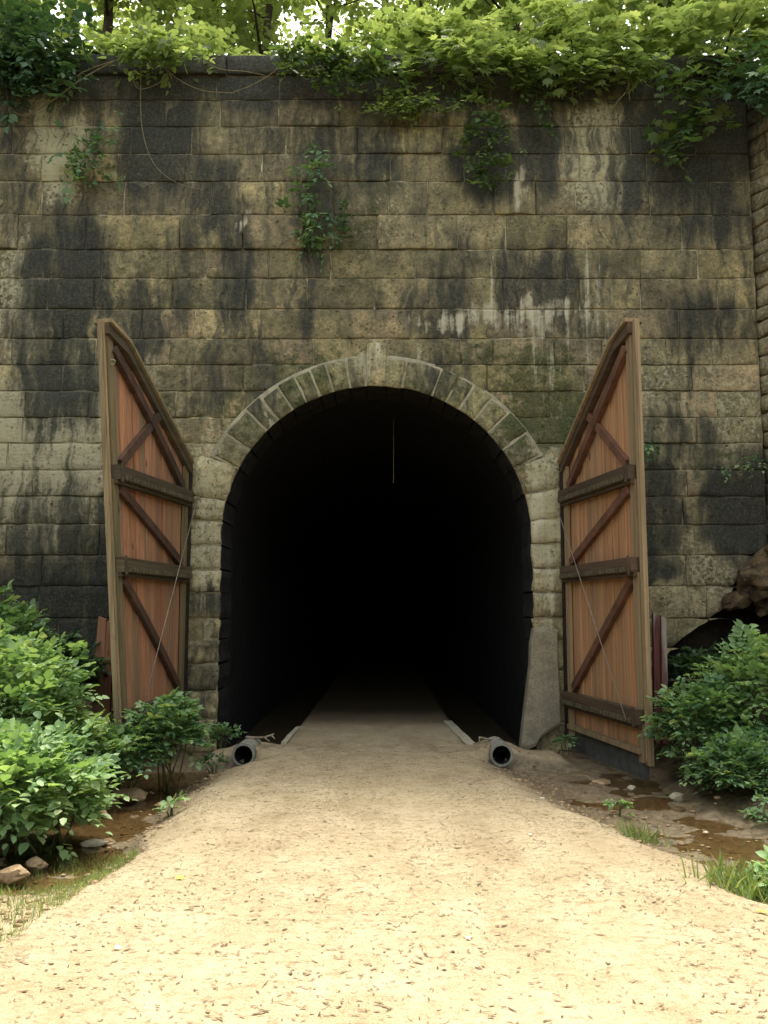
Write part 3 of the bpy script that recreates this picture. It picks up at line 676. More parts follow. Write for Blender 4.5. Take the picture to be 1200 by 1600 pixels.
# ------------------------------------------------------------------ the two gate leaves
def gate(side, hinge, top_vec, bot_vec, label, mats, seed, zb, flap):
    rg = random.Random(seed)
    root = empty('gate_leaf', (hinge[0], hinge[1], zb), label, 'gate', None)
    W_ = Vector(top_vec).length; at_, ab_ = math.atan2(top_vec[1], top_vec[0]), math.atan2(bot_vec[1], bot_vec[0])
    sgn = 1 if side < 0 else -1      # which way the visible face looks
    def mp(u, d, z):
        a_ = lerp(ab_, at_, (z - zb) / 5.2); e = Vector((math.cos(a_), math.sin(a_), 0)); n_ = Vector((-e.y, e.x, 0)) * sgn
        q = Vector((hinge[0], hinge[1], 0)) + e * u + n_ * d; return Vector((q.x, q.y, z))
    def topz(u):  return itp(u / W_, [(0, 3.80), (.80, 4.98), (1, 5.10)])
    def bar(mb, pts, d0, d1, seg=1):   # pts: 4 (u,z) corners, bottom two then top two; split along z for the twist
        (a, b, c_, d_) = pts
        for k in range(seg):
            t0, t1 = k / seg, (k + 1) / seg
            q = [(lerp(a[0], d_[0], t0), lerp(a[1], d_[1], t0)), (lerp(b[0], c_[0], t0), lerp(b[1], c_[1], t0)), (lerp(b[0], c_[0], t1), lerp(b[1], c_[1], t1)), (lerp(a[0], d_[0], t1), lerp(a[1], d_[1], t1))]
            vs_ = [mp(u, d0, z) for u, z in q] + [mp(u, d1, z) for u, z in q]
            fs = [(0, 3, 2, 1), (4, 5, 6, 7), (1, 2, 6, 5), (3, 0, 4, 7)]
            if k == 0: fs.append((0, 1, 5, 4))
            if k == seg - 1: fs.append((2, 3, 7, 6))
            mb.add(vs_, fs if sgn > 0 else [f[::-1] for f in fs])
    def box(name, u0, u1, z0, z1, d0, d1, mat, seg=1, parent=None, za=None, zb_=None):
        mb = MB(); bar(mb, [(u0, z0), (u1, z0 if za is None else za), (u1, z1 if zb_ is None else zb_), (u0, z1)], d0, d1, seg); return mb.build(name, mat, parent or root)
    def brace(name, a, b, wd, d0, d1, mat):
        a, b = Vector(a), Vector(b); n_ = (b - a).normalized(); n_ = Vector((-n_.y, n_.x)) * wd / 2
        mb = MB(); bar(mb, [a - n_, a + n_, b + n_, b - n_], d0, d1, 6); return mb.build(name, mat, root)
    # tongue and groove planks
    us = [0.02]
    while us[-1] < W_ - .12: us.append(min(W_ - .03, us[-1] + rg.uniform(.12, .185)))
    for u0, u1 in zip(us, us[1:]):
        if u1 - u0 < .04: continue
        mb = MB(); dj = rg.uniform(-.012, .006); zb0 = zb + rg.uniform(-.01, .01)
        bar(mb, [(u0 + .006, zb0), (u1 - .006, zb0), (u1 - .006, topz(u1) - .03), (u0 + .006, topz(u0) - .03)], -.02, .022 + dj, 7)
        mb.build('plank', mats['plank'], root)
    # dark backing boards on the far side
    mb = MB(); bar(mb, [(.03, zb + .05), (W_ - .05, zb + .05), (W_ - .05, topz(W_ - .05) - .06), (.03, topz(.03) - .06)], -.05, -.028, 7); mb.build('backing', mats['brace'], root)
    # stiles
    box('outer_stile', W_ - .17, W_ - .045, zb, 4.99, .03, .065, mats['stile2'], 7, za=zb, zb_=5.06)
    box('edge_post', W_ - .03, W_ + .05, zb - .02, 5.10, -.015, .042, mats['stile'], 7)
    box('edge_strip', W_ - .004, W_ + .03, zb + .03, 5.08, .044, .056, mats['stile'], 7)
    box('hinge_stile', 0, .13, zb, topz(.0) - .02, .03, .07, mats['stile2'], 7, zb_=topz(.13) - .02)
    box('hinge_post', -.09, -.005, zb - .05, 3.80, -.08, .09, M['iron'], 7)
    # sloped head: dark moulding with a capping board on top
    for (u0, u1) in ((0, .80 * W_), (.80 * W_, W_)):
        mb = MB(); z0, z1 = topz(u0), topz(u1 - .001); bar(mb, [(u0, z0 - .16), (u1, z1 - .16), (u1, z1 - .03), (u0, z0 - .03)], .026, .11); mb.build('head_rail', mats['rail'], root)
        mb = MB(); bar(mb, [(u0, z0 - .027), (u1, z1 - .027), (u1, z1 + .02), (u0, z0 + .02)], -.08, .15); mb.build('head_cap', mats['stile'], root)
    # three heavy rails with a row of teeth
    for i, z in enumerate((3.30, 2.23, .52)):
        r = box('rail', -.03, W_ - .045, z - .085, z + .085, .03, .14, mats['rail'] if i < 2 else mats['rail'])
        box('rail_lip', -.03, W_ - .048, z - .13, z - .087, .03, .11, mats['rail'], parent=r)
        mb = MB(); u = .03
        while u < W_ - .16:
            bar(mb, [(u, z - .075), (u + .045, z - .075), (u + .045, z - .02), (u, z - .02)], .141, .17); u += .10
        tag(mb.build('rail_teeth', M['teeth'], r), kind='stuff')
        box('rail_end', W_ - .13, W_ - .085, z - .11, z + .105, .141, .155, mats['rail'], parent=r)
    # braces
    brace('brace', (W_ - .16, 4.80), (.22, 3.42), .115, .03, .10, mats['brace'])
    brace('brace', (W_ - .25, 3.43), (.42 * W_, topz(.42 * W_) - .17), .105, .028, .085, mats['brace2'])
    brace('brace', (W_ - .20, 3.12), (.22, 2.36), .11, .03, .09, mats['brace'])
    brace('brace', (W_ - .20, 2.06), (.20, .66), .11, .03, .09, mats['brace'])
    # stay wire
    mb = MB(); mb.tube([mp(.0, .19, 3.22), mp(W_ - .2, .19, .48)], .0065, 6); mb.build('stay_wire', M['cable'], root)
    # weather strip and flap at the bottom
    box('drip_board', .02, W_ - .10, zb + .09, zb + .15, .024, .10, mats['stile'])
    if flap:
        mb = MB(); bar(mb, [(.02, zb - .20), (W_ - .1, zb - .20), (W_ - .08, zb + .08), (0, zb + .08)], -.02, .028, 2); mb.build('rubber_flap', M['rubber'], root)
    else:
        mb = MB(); q = mp(W_ - .10, .085, 4.62); mb.tube([q + Vector((.03 * math.cos(a_), 0, .03 * math.sin(a_))) for a_ in np.linspace(0, 6.28, 13)], .007, 5); mb.build('ring_bolt', M['palepatch'], root)
    return root
gate(-1, (-2.83, 12.28), (-.52, -2.28), (-.10, -2.335), 'weathered reddish plank gate leaf open on the left, mossy rails, warped', dict(plank=M['plank_red'], stile=M['stile'], rail=M['rail'], brace=M['brace'], brace2=M['brace'], stile2=M['stile_dark']), 3, .02, False)
gate(1, (2.60, 12.28), (.36, -2.31), (.36, -2.31), 'orange brown plank gate leaf open on the right, grey flap below', dict(plank=M['plank_orange'], stile=M['stile'], rail=M['rail_dry'], brace=M['brace_red'], brace2=M['brace_red'], stile2=M['stile']), 8, .02, True)

# posts that the gate leaves rest against
def post(label, boards, mat, bolts):
    q0 = boards[0][0]; r = empty('wooden_post', (q0[0], q0[1], gz(q0[0], q0[1])), label, 'post')
    for (b, t_, wd, th) in boards:
        mb = MB(); b, t_ = Vector(b), Vector(t_); ax = Vector((1, 0, 0)); ay = Vector((0, 1, 0))
        mb.hexa([b - ax * wd / 2 - ay * th / 2, b + ax * wd / 2 - ay * th / 2, b + ax * wd / 2 + ay * th / 2, b - ax * wd / 2 + ay * th / 2,
                 t_ - ax * wd * .42 - ay * th / 2 + Vector((0, 0, .03)), t_ + ax * wd * .42 - ay * th / 2, t_ + ax * wd * .42 + ay * th / 2, t_ - ax * wd * .42 + ay * th / 2 + Vector((0, 0, .04))])
        mb.build('board', mat, r)
    for b in bolts:
        mb = MB(); b = Vector(b); mb.tube([b + Vector((0, .03, 0)), b + Vector((0, -.02, 0))], .022, 8); mb.build('bolt', M['iron'], r)
q = [P(149, 1150, 10.9), P(161, 968, 10.9), P(162, 1150, 10.85), P(174, 975, 10.85)]
post('split reddish board post leaning behind the left gate leaf', [(q[0] - Vector((0, 0, .3)), q[1], .12, .07), (q[2] - Vector((0, 0, .3)), q[3], .11, .07)], M['postwood'], [P(152, 1054, 10.84), P(165, 1055, 10.8)])
q = [P(1026, 1110, 11.0), P(1024, 962, 11.0), P(1037, 1110, 10.95), P(1036, 966, 10.95)]
post('maroon double post with peeling white paint behind the right gate leaf', [(q[0] - Vector((0, 0, .4)), q[1], .085, .07), (q[2] - Vector((0, 0, .4)), q[3], .075, .07)], M['postpaint'], [])

# ------------------------------------------------------------------ culverts, kerbs, sticks, rod
def culvert(px, label):
    c = P(px, 1180, 10.8); r = empty('culvert_pipe', (c.x, 10.8, c.z - .15), label, 'drain pipe')
    mb = MB(); n = 28; ro, ri = .132, .112; Y0, Y1 = 10.82, 11.5; m = 28
    for rad0, mat, name, inner in ((ro, M['pipe'], 'pipe_shell', False), (ri, M['pipe_in'], 'pipe_bore', True)):
        mb = MB(); vs_ = []
        for k in range(m + 1):
            y = lerp(Y0, Y1, k / m); rad = rad0 + (0 if inner else .007 * math.cos(k * math.pi))
            for i in range(n): a_ = 2 * math.pi * i / n; vs_.append((c.x + rad * math.cos(a_), y, c.z + (y - Y0) * -.02 + rad * math.sin(a_)))
        fs = [(k * n + i, k * n + (i + 1) % n, (k + 1) * n + (i + 1) % n, (k + 1) * n + i) for k in range(m) for i in range(n)]
        if inner: fs.append(tuple(m * n + i for i in range(n)))
        mb.add(vs_, fs, True); mb.build(name, mat, r)
    mb = MB(); vs_ = [(c.x + rr * math.cos(2 * math.pi * i / n), Y0 - .004, c.z + rr * math.sin(2 * math.pi * i / n)) for rr in (ri - .002, ro + .007) for i in range(n)]
    mb.add(vs_, [(i, (i + 1) % n, n + (i + 1) % n, n + i) for i in range(n)]); mb.build('pipe_rim', M['pipe'], r)
culvert(380, 'grey round drain pipe end poking from the earth on the left of the path')
culvert(784, 'grey round drain pipe end poking from the earth on the right of the path')
def kerb(pts, wd, label):
    mb = MB(); vs_ = []
    for i, (x, y) in enumerate(pts):
        j1 = .02 * nz(x, y, 5, 4)
        for dx, z in ((-wd / 2, -.3), (-wd / 2, .012), (wd / 2, .012), (wd / 2, -.3)): vs_.append((x + dx + j1, y, z + .008 * nz(i, dx, 3, 2)))
    n = len(pts); fs = [(k * 4 + i, k * 4 + i + 1, k * 4 + i + 5, k * 4 + i + 4) for k in range(n - 1) for i in range(3)] + [(0, 3, 2, 1)]
    mb.add(vs_, fs); tag(mb.build('kerb', M['palepatch']), label, 'kerb')
kerb([(1.12 - .02 * k, 11.45 + .35 * k) for k in range(8)], .13, 'pale concrete edging along the right of the path inside the tunnel')
kerb([(-1.30 + .01 * k, 11.62 + .4 * k) for k in range(5)], .07, 'dark concrete edging along the left of the path inside the tunnel')
def stick(pts, r, label, side=None):
    c = empty('driftwood_stick', pts[0], label, 'stick'); mb = MB(); n = len(pts)
    mb.tube(pts, [r * (1 - .5 * i / (n - 1)) for i in range(n)], 6); mb.build('stem', M['stick'], c)
    for s_ in side or []:
        mb = MB(); mb.tube(s_, [r * .7, r * .3], 5); mb.build('twig', M['stick'], c)
Q = lambda px, py, Y: tuple(P(px, py, Y))
stick([Q(384, 1152, 11.3), Q(398, 1153, 11.35), Q(414, 1152, 11.3), Q(428, 1147, 11.25)], .022, 'grey stick lying over the left drain pipe', [[Q(412, 1152, 11.3), Q(421, 1158, 11.2)], [Q(424, 1149, 11.26), Q(430, 1155, 11.22)]])
stick([Q(748, 1152, 11.35), Q(764, 1155, 11.3), Q(782, 1154, 11.25)], .016, 'thin grey stick lying above the right drain pipe', [[Q(750, 1152, 11.34), Q(748, 1160, 11.3)]])
rr = empty('hanging_rod', (P(615, 755, 14.6).x, 14.6, P(615, 755, 14.6).z), 'thin pale rod hanging from the tunnel roof', 'rod')
mb = MB(); q = P(615, 755, 14.6); mb.tube([(q.x, 14.6, q.z), (q.x, 14.6, ZC + RO + .02)], .008, 6); mb.build('rod', M['stick'], rr)
mb = MB(); mb.tube([(q.x, 14.6, ZC + RO - .04), (q.x, 14.6, ZC + RO + .05)], .03, 8); mb.build('roof_hook', M['iron'], rr)

# stones in and beside the streams
for i, (px, py, zz, r, lab) in enumerate([
        (203, 1243, -.24, (.20, .16, .075), 'flat tan stone in the stream beside the bright bush'), (165, 1250, -.26, (.13, .12, .08), 'small dark stone beside the flat tan stone'),
        (20, 1366, -.22, (.12, .10, .06), 'rounded brown rock at the left picture edge by the grass'), (56, 1350, -.24, (.08, .07, .05), 'knobbly brown rock next to the rounded one by the grass'),
        (155, 1272, -.27, (.08, .07, .05), 'small brown stone at the edge of the left stream'), (255, 1258, -.28, (.10, .07, .04), 'low wet stone in the middle of the left stream'),
        (148, 1318, -.26, (.10, .06, .04), 'thin pale stone where the left stream meets the grass'), (168, 1316, -.27, (.08, .06, .035), 'small tan stone where the left stream meets the grass'),
        (986, 1231, -.25, (.045, .04, .035), 'white pebble below the grey flap of the right gate'), (1057, 1246, -.24, (.07, .05, .05), 'pale stone by the foot of the right bush'),
        (940, 1222, -.27, (.11, .07, .03), 'flat brown stone in the shallow right stream')]):
    zz += .05; v = (800 - py) / F; dz = (ST + v * CT); tt = (zz - HC) / dz
    rock('stream_stone', ((px - 600) / F * tt, tt * (CT - v * ST), max(zz, gz((px - 600) / F * tt, tt * (CT - v * ST)) + r[2] * .1)), r, i * 1.7 + .4, lab, 'palepatch' if 'white' in lab or 'pale stone' in lab else 'rock', 'stones along the streams')
# pebbles, one mass
rg = random.Random(5); mb = MB()
ico = bmesh.new(); bmesh.ops.create_icosphere(ico, subdivisions=1, radius=1); iv = [v.co.copy() for v in ico.verts]; iff = [tuple(v.index for v in f.verts) for f in ico.faces]; ico.free()
for k in range(1100):
    y = rg.uniform(5, 11.2); side = rg.random() < .5
    x = (itp(y, PATH_L) - abs(rg.gauss(.15, .45)) if side else itp(y, PATH_R) + abs(rg.gauss(.1, .6)))
    r = rg.uniform(.006, .022) * (1.6 if rg.random() < .08 else 1); z = gz(x, y) + r * .2
    mb.add([(x + v.x * r * (1 + .3 * rg.random()), y + v.y * r, z + v.z * r * .6) for v in iv], iff, True)
tag(mb.build('pebbles', M['rock']), 'scattered small pebbles along the muddy stream edges', 'pebbles', kind='stuff')

# ------------------------------------------------------------------ foliage
LEAF = dict(v=np.array([(0, 0, 0), (0, .5, -.03), (0, 1, -.10), (-.33, .27, .07), (-.27, .66, .04), (.33, .27, .07), (.27, .66, .04)], np.float32),
            f=[(0, 1, 4, 3), (1, 2, 4), (0, 5, 6, 1), (1, 6, 2)])
MAPLE = dict(v=np.array([(0, 0, 0), (0, .45, -.02), (0, 1, -.12), (-.16, .62, .02), (-.42, .78, -.04), (-.36, .48, .03), (-.52, .32, -.05), (-.26, .1, .03),
                         (.16, .62, .02), (.42, .78, -.04), (.36, .48, .03), (.52, .32, -.05), (.26, .1, .03)], np.float32),
             f=[(1, 2, 3), (1, 3, 4, 5), (1, 5, 6, 7), (0, 1, 7), (1, 8, 2), (1, 10, 9, 8), (1, 12, 11, 10), (0, 12, 1)])
BLADE = dict(v=np.array([(-.03, 0, 0), (.03, 0, 0), (-.022, .5, .03), (.022, .5, .03), (0, 1, -.12)], np.float32), f=[(0, 1, 3, 2), (2, 3, 4)])
def norm(a): return a / np.maximum(1e-6, np.linalg.norm(a, axis=1, keepdims=True))
def leaves(name, pos, d, nrm, size, mat, parent, rs, tm=LEAF, var=None):
    pos = np.asarray(pos, np.float32); d = norm(np.asarray(d, np.float32)); s = norm(np.cross(d, nrm)); nn = np.cross(s, d)
    n = len(pos); tv = tm['v']; k = len(tv); size = np.broadcast_to(np.asarray(size, np.float32), (n,))
    V = pos[:, None, :] + size[:, None, None] * (tv[None, :, 0, None] * s[:, None, :] + tv[None, :, 1, None] * d[:, None, :] + tv[None, :, 2, None] * nn[:, None, :])
    V = V.reshape(-1, 3)
    F_ = np.concatenate([np.array(f) for f in tm['f']]); cnt = np.array([len(f) for f in tm['f']])
    loops = (F_[None, :] + (np.arange(n) * k)[:, None]).ravel(); tot = np.tile(cnt, n); st_ = np.concatenate([[0], np.cumsum(tot)[:-1]])
    me = bpy.data.meshes.new(name); me.vertices.add(len(V)); me.vertices.foreach_set('co', V.ravel())
    me.loops.add(len(loops)); me.loops.foreach_set('vertex_index', loops.astype(np.int32))
    me.polygons.add(len(tot)); me.polygons.foreach_set('loop_start', st_.astype(np.int32)); me.polygons.foreach_set('loop_total', tot.astype(np.int32))
    me.update(calc_edges=True)
    if var is None: var = rs.random(n)
    at = me.attributes.new('var', 'FLOAT', 'POINT'); at.data.foreach_set('value', np.repeat(np.asarray(var, np.float32), k))
    me.materials.append(mat); me.validate()
    return put(name, me, parent)
def sprigs(o, d, length, pairs, lsize, rs, droop=.35):
    """leaves set in pairs along short shoots: origins o, directions d"""
    n = len(o); d = norm(d); up = np.array([0, 0, 1.0])
    side = norm(np.cross(d, up + rs.normal(0, .15, (n, 3)))); pos, dr, nm, sz, vr = [], [], [], [], []
    L = length * rs.uniform(.7, 1.3, n); base = rs.random(n); big = rs.choice([.7, 1.0, 1.0, 1.35], n)
    nup = norm(np.cross(side, d))
    for k in range(pairs + 1):
        f = (k + .6) / (pairs + .6)
        c = o + d * (L * f)[:, None] - up * (droop * L * f * f)[:, None]
        for sg in ((-1, 1) if k < pairs else (0,)):
            dd = d * (.55 if sg else 1) + side * sg * .85 - up * .25 + rs.normal(0, .22, (n, 3))
            nn = nup + rs.normal(0, .28, (n, 3)) + up * .5
            pos.append(c + side * sg * .012); dr.append(dd); nm.append(nn); sz.append(lsize * big * rs.uniform(.6, 1.2, n) * (1.1 - .25 * abs(f - .5))); vr.append(np.clip(base * .65 + rs.random(n) * .4, 0, 1))
    return np.concatenate(pos), np.concatenate(dr), np.concatenate(nm), np.concatenate(sz), np.concatenate(vr)

def bush(name, c, r, n, lsize, mat, label, cat, seed, group=None, pairs=3, slen=.2, tm=LEAF, fill=.35, stems=9):
    """a bush: arching stems from the root and leafy shoots over an uneven domed outline"""
    rs = np.random.default_rng(seed); c = np.array(c, float); r = np.array(r, float)
    zg = gz(c[0], c[1]) - .02
    root = empty(name, (c[0], c[1], zg), label, cat, group)
    u = rs.normal(0, 1, (n, 3)); u[:, 2] = np.abs(u[:, 2]) * 1.0 - .30; u = norm(u)
    k = np.array([1 + .68 * noise.noise(Vector(q * 2.1) + Vector((seed * 3.3, 0, 0))) + .22 * noise.noise(Vector(q * 4.3) + Vector((0, seed * 1.3, 0))) for q in u])
    rad = np.where(rs.random(n) < fill, rs.uniform(.35, .9, n), rs.uniform(.82, 1.06, n)) * k
    rad = np.where(rs.random(n) < .10, rad * rs.uniform(1.05, 1.22, n), rad)
    o = c + u * r * rad[:, None]
    o[:, 2] = np.maximum(o[:, 2], np.array([gz(q[0], q[1]) for q in o]) + rs.uniform(.03, .14, n))
    d = u * np.array([1, 1, .6]) + np.array([0, 0, .35]) + rs.normal(0, .3, (n, 3))
    pos, dr, nm, sz, vr = sprigs(o, d, slen, pairs, lsize, rs)
    leaves('foliage', pos, dr, nm, sz, mat, root, rs, tm, vr)
    mb = MB()
    for i in range(stems):
        q = o[rs.integers(n)]; b = np.array([c[0] + rs.normal(0, r[0] * .25), c[1] + rs.normal(0, r[1] * .25), zg - .05])
        m = (b + q) / 2 + np.array([0, 0, r[2] * .25]); mb.tube([b, b * .4 + m * .6, m * .5 + q * .5, q], [.012, .009, .006, .003], 5)
    mb.build('stem', M['stem'], root)
    return root
def at_(px, py, Y, dz=0): q = P(px, py, Y); return (q.x, q.y, q.z + dz)
# left side
bush('leafy_bush', at_(8, 1238, 7.3), (.58, .5, .38), 560, .085, M['leaf_light'], 'bright light green bush with large leaves nearest on the left', 'bush', 1, pairs=3, slen=.2)
bush('leafy_bush', at_(95, 1258, 7.6, -.04), (.24, .25, .24), 130, .095, M['leaf_light'], 'small bright bush with big pale leaves overhanging the left stream', 'bush', 2, pairs=2, slen=.18)
bush('leafy_bush', at_(10, 1110, 8.7), (.6, .6, .62), 640, .085, M['leaf_light'], 'pale green bush at the left picture edge above the bright one', 'bush', 3)
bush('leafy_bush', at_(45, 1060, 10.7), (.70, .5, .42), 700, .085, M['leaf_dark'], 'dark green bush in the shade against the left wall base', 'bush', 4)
bush('leafy_bush', at_(0, 1012, 10.0), (.38, .45, .44), 330, .085, M['leaf_mid'], 'tall green shrub top at the left edge before the dark wall', 'bush', 5)
bush('leafy_bush', at_(262, 1150, 9.7), (.33, .3, .34), 420, .07, M['leaf_mid'], 'dense green bush growing at the foot of the left gate leaf', 'bush', 6, slen=.13)
bush('leafy_bush', at_(190, 1180, 9.4), (.36, .3, .22), 340, .065, M['leaf_mid'], 'low green bush between the bright bush and the left gate', 'bush', 7, slen=.13)
bush('leafy_bush', at_(92, 1172, 9.0), (.50, .42, .30), 480, .072, M['leaf_light'], 'mid green bush below the leaning split post', 'bush', 8, slen=.15)
bush('leafy_weed', at_(348, 1152, 11.6), (.12, .12, .12), 40, .06, M['leaf_mid'], 'little weed at the base of the left jamb', 'weed', 9, slen=.1, stems=4)
bush('leafy_weed', at_(335, 1192, 10.6), (.13, .1, .07), 30, .04, M['leaf_dark'], 'tiny weed on the mud beside the left drain pipe', 'weed', 10, slen=.08, stems=4)
# right side
bush('leafy_bush', at_(1098, 1135, 9.6), (.40, .4, .42), 560, .072, M['leaf_mid'], 'dense green bush beside the outer edge of the right gate', 'bush', 11, slen=.14)
bush('leafy_bush', at_(1195, 1090, 9.7), (.50, .5, .52), 680, .075, M['leaf_light'], 'tall light green bush at the right picture edge', 'bush', 12, slen=.16)
bush('leafy_bush', at_(1165, 1205, 8.9), (.42, .35, .30), 420, .068, M['leaf_mid'], 'low green bush overhanging the right stream', 'bush', 13, slen=.14)
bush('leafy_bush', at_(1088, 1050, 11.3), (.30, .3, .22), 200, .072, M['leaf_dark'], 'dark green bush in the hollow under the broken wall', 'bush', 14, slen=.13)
bush('leafy_weed', at_(884, 1158, 11.8), (.07, .07, .06), 16, .05, M['leaf_mid'], 'small green weed at the hinge foot of the right gate', 'weed', 15, slen=.08, stems=3)
bush('leafy_weed', at_(966, 1263, 8.4, .0), (.07, .07, .07), 14, .045, M['leaf_light'], 'small green seedling at the edge of the right stream', 'weed', 16, slen=.08, stems=3)
bush('leafy_weed', at_(268, 1262, 8.3, .0), (.06, .06, .08), 12, .05, M['leaf_light'], 'small bright seedling standing in the left stream', 'weed', 17, slen=.08, stems=3)

# low undergrowth that ties the bushes together on both banks
rs = np.random.default_rng(90)
def cover(n, fn, lsize, mat, label, name='undergrowth'):
    o = []
    while len(o) < n:
        x, y = fn()
        if nz(x, y, 21, 1.2) + .3 > rs.uniform(-.3, .5): o.append((x, y, gz(x, y) + rs.uniform(.02, .22)))
    d = rs.normal(0, .6, (n, 3)) + np.array([0, -.15, .5]); pos, dr, nm, sz, vr = sprigs(np.array(o), d, .13, 2, lsize, rs)
    tag(leaves(name, pos, dr, nm, sz, mat, None, rs, LEAF, vr), label, 'undergrowth', kind='stuff')
cover(1100, lambda: (rs.uniform(-6.0, -2.95), rs.uniform(6.8, 12.1)), .065, M['leaf_mid'], 'low leafy undergrowth between the bushes on the left bank')
cover(1000, lambda: (lambda y: (rs.uniform(itp(y, [(7, 3.35), (9, 3.25), (10, 3.3), (12, 3.7)]), 6.2), y))(rs.uniform(7.0, 11.8)), .065, M['leaf_mid'], 'low leafy undergrowth between the bushes on the right bank')

cover(900, lambda: (rs.uniform(-8.0, -3.3), rs.uniform(4.0, 8.0)), .065, M['leaf_mid'], 'low leafy undergrowth on the near left bank by the bright bush')

# plants on the wall face
def wall_plant(name, pts, n, lsize, mat, label, seed, spread=(.3, .12, .3), cat='wall plant', tm=LEAF, twig='stem', slen=.14, stem_pts=None, pairs=2):
    rs = np.random.default_rng(seed); P_ = [np.array(P(px, py, Y)) for px, py, Y in pts]
    root = empty(name, P_[0], label, cat); idx = rs.integers(0, len(P_), n); fr = rs.random(n)[:, None]
    P_ = np.array(P_); nxt = np.minimum(idx + 1, len(P_) - 1)
    o = P_[idx] * (1 - fr) + P_[nxt] * fr + rs.normal(0, 1, (n, 3)) * np.array(spread) * .5
    o[:, 1] = np.minimum(o[:, 1], D - .10)
    d = rs.normal(0, .5, (n, 3)) + np.array([0, -.6, -.15])
    pos, dr, nm, sz, vr = sprigs(o, d, slen, pairs, lsize, rs, .6)
    nm += np.array([0, -.5, 0]); pos[:, 1] = np.minimum(pos[:, 1], D - .06)
    leaves('foliage', pos, dr, nm, sz, mat, root, rs, tm, vr)
    mb = MB()
    q = [tuple(v) for v in P_] if stem_pts is None else [tuple(P(*s_)) for s_ in stem_pts]
    if len(q) < 2: q = [q[0], (q[0][0], D, q[0][2] + .1)]
    mb.tube(q, [.010 * (1 - .6 * i / (len(q) - 1)) for i in range(len(q))], 5); mb.build('stem', M[twig], root)
wall_plant('wall_fern', [(500, 248, 12.2), (487, 270, 12.2), (470, 290, 12.25), (488, 320, 12.28), (484, 360, 12.3), (484, 372, 12.3)], 70, .085, M['leaf_mid'], 'green plant sprouting from a wall joint left of centre', 31)
wall_plant('wall_fern', [(545, 310, 12.28), (535, 335, 12.3), (530, 355, 12.3)], 26, .07, M['leaf_dark'], 'small plant on the wall right of the sprouting plant', 32)
wall_plant('wall_fern', [(155, 200, 12.25), (140, 225, 12.25), (120, 250, 12.28), (135, 265, 12.3)], 60, .085, M['leaf_mid'], 'green plant tuft on the upper left of the wall', 33, (.4, .1, .3))
wall_plant('wall_fern', [(1016, 690, 12.25), (1018, 700, 12.25)], 14, .07, M['leaf_mid'], 'small green tuft on the wall beside the right gate leaf', 34, (.12, .1, .12))
wall_plant('wall_fern', [(1160, 720, 12.2), (1150, 722, 12.25)], 16, .06, M['leaf_mid'], 'moss tuft on the wall near the right picture edge', 35, (.3, .1, .1))
wall_plant('hanging_vine', [(700, 95, 12.1), (740, 150, 12.15), (760, 190, 12.15), (758, 230, 12.2), (755, 262, 12.25)], 105, .095, M['leaf_vine'], 'dense leafy vine hanging over the wall right of centre', 36, (.45, .12, .3), 'vine')
wall_plant('hanging_vine', [(848, 110, 12.1), (850, 150, 12.2), (847, 175, 12.2), (851, 200, 12.25)], 16, .09, M['leaf_vine'], 'single thin vine with few leaves hanging right of the dense one', 37, (.07, .05, .1), 'vine', stem_pts=[(845, 90, 12.2), (849, 120, 12.2), (851, 160, 12.2), (847, 200, 12.22), (847, 240, 12.3)])
wall_plant('hanging_vine', [(815, 105, 12.0), (818, 125, 12.1), (815, 145, 12.15)], 14, .10, M['leaf_vine'], 'short leafy tendril between the dense and the thin vine', 38, (.08, .05, .1), 'vine')
wall_plant('hanging_vine', [(1020, 105, 11.9), (1060, 130, 11.9), (1110, 145, 11.95), (1075, 170, 12.0), (1045, 195, 12.05), (1050, 222, 12.1)], 105, .135, M['leaf_vine'], 'vine with large lobed leaves hanging at the upper right', 39, (.4, .2, .25), 'vine', MAPLE, pairs=1)
wall_plant('hanging_vine', [(620, 120, 12.1), (640, 155, 12.2), (660, 170, 12.2), (610, 165, 12.2)], 90, .10, M['leaf_tree'], 'leafy vine draped over the wall top near the centre', 40, (.5, .12, .2), 'vine')
wall_plant('hanging_vine', [(0, 40, 11.9), (40, 75, 12.0), (90, 90, 12.0), (30, 120, 12.1)], 210, .12, M['leaf_dark'], 'dark vine mass over the upper left corner of the wall', 41, (.7, .3, .4), 'vine')
wall_plant('hanging_vine', [(190, 40, 11.9), (250, 70, 11.95), (290, 85, 11.95), (210, 85, 12.0)], 120, .11, M['leaf_tree'], 'yellow green leafy spray over the wall top on the left', 42, (.5, .25, .2), 'vine')
wall_plant('hanging_vine', [(560, 90, 12.0), (500, 100, 12.05), (560, 125, 12.1), (600, 95, 12.05), (470, 85, 12.05)], 190, .11, M['leaf_vine'], 'leafy vine spilling over the wall top left of centre', 43, (.5, .2, .25), 'vine')
wall_plant('hanging_vine', [(930, 90, 12.0), (900, 110, 12.05), (960, 115, 12.1), (980, 95, 12.0)], 130, .13, M['leaf_tree'], 'leafy vine fringe left of the large lobed leaves', 44, (.6, .2, .2), 'vine', MAPLE, pairs=1)
wall_plant('hanging_vine', [(1150, 95, 11.8), (1190, 110, 11.6), (1220, 130, 11.4)], 130, .13, M['leaf_dark'], 'dark vine over the corner where the rough wing wall starts', 45, (.5, .4, .3), 'vine', MAPLE, pairs=1)
wall_plant('hanging_vine', [(690, 80, 12.0), (760, 95, 12.0), (830, 95, 12.0)], 190, .12, M['leaf_tree'], 'leafy vine fringe along the wall top above the thin vine', 46, (.6, .25, .2), 'vine', MAPLE, pairs=1)
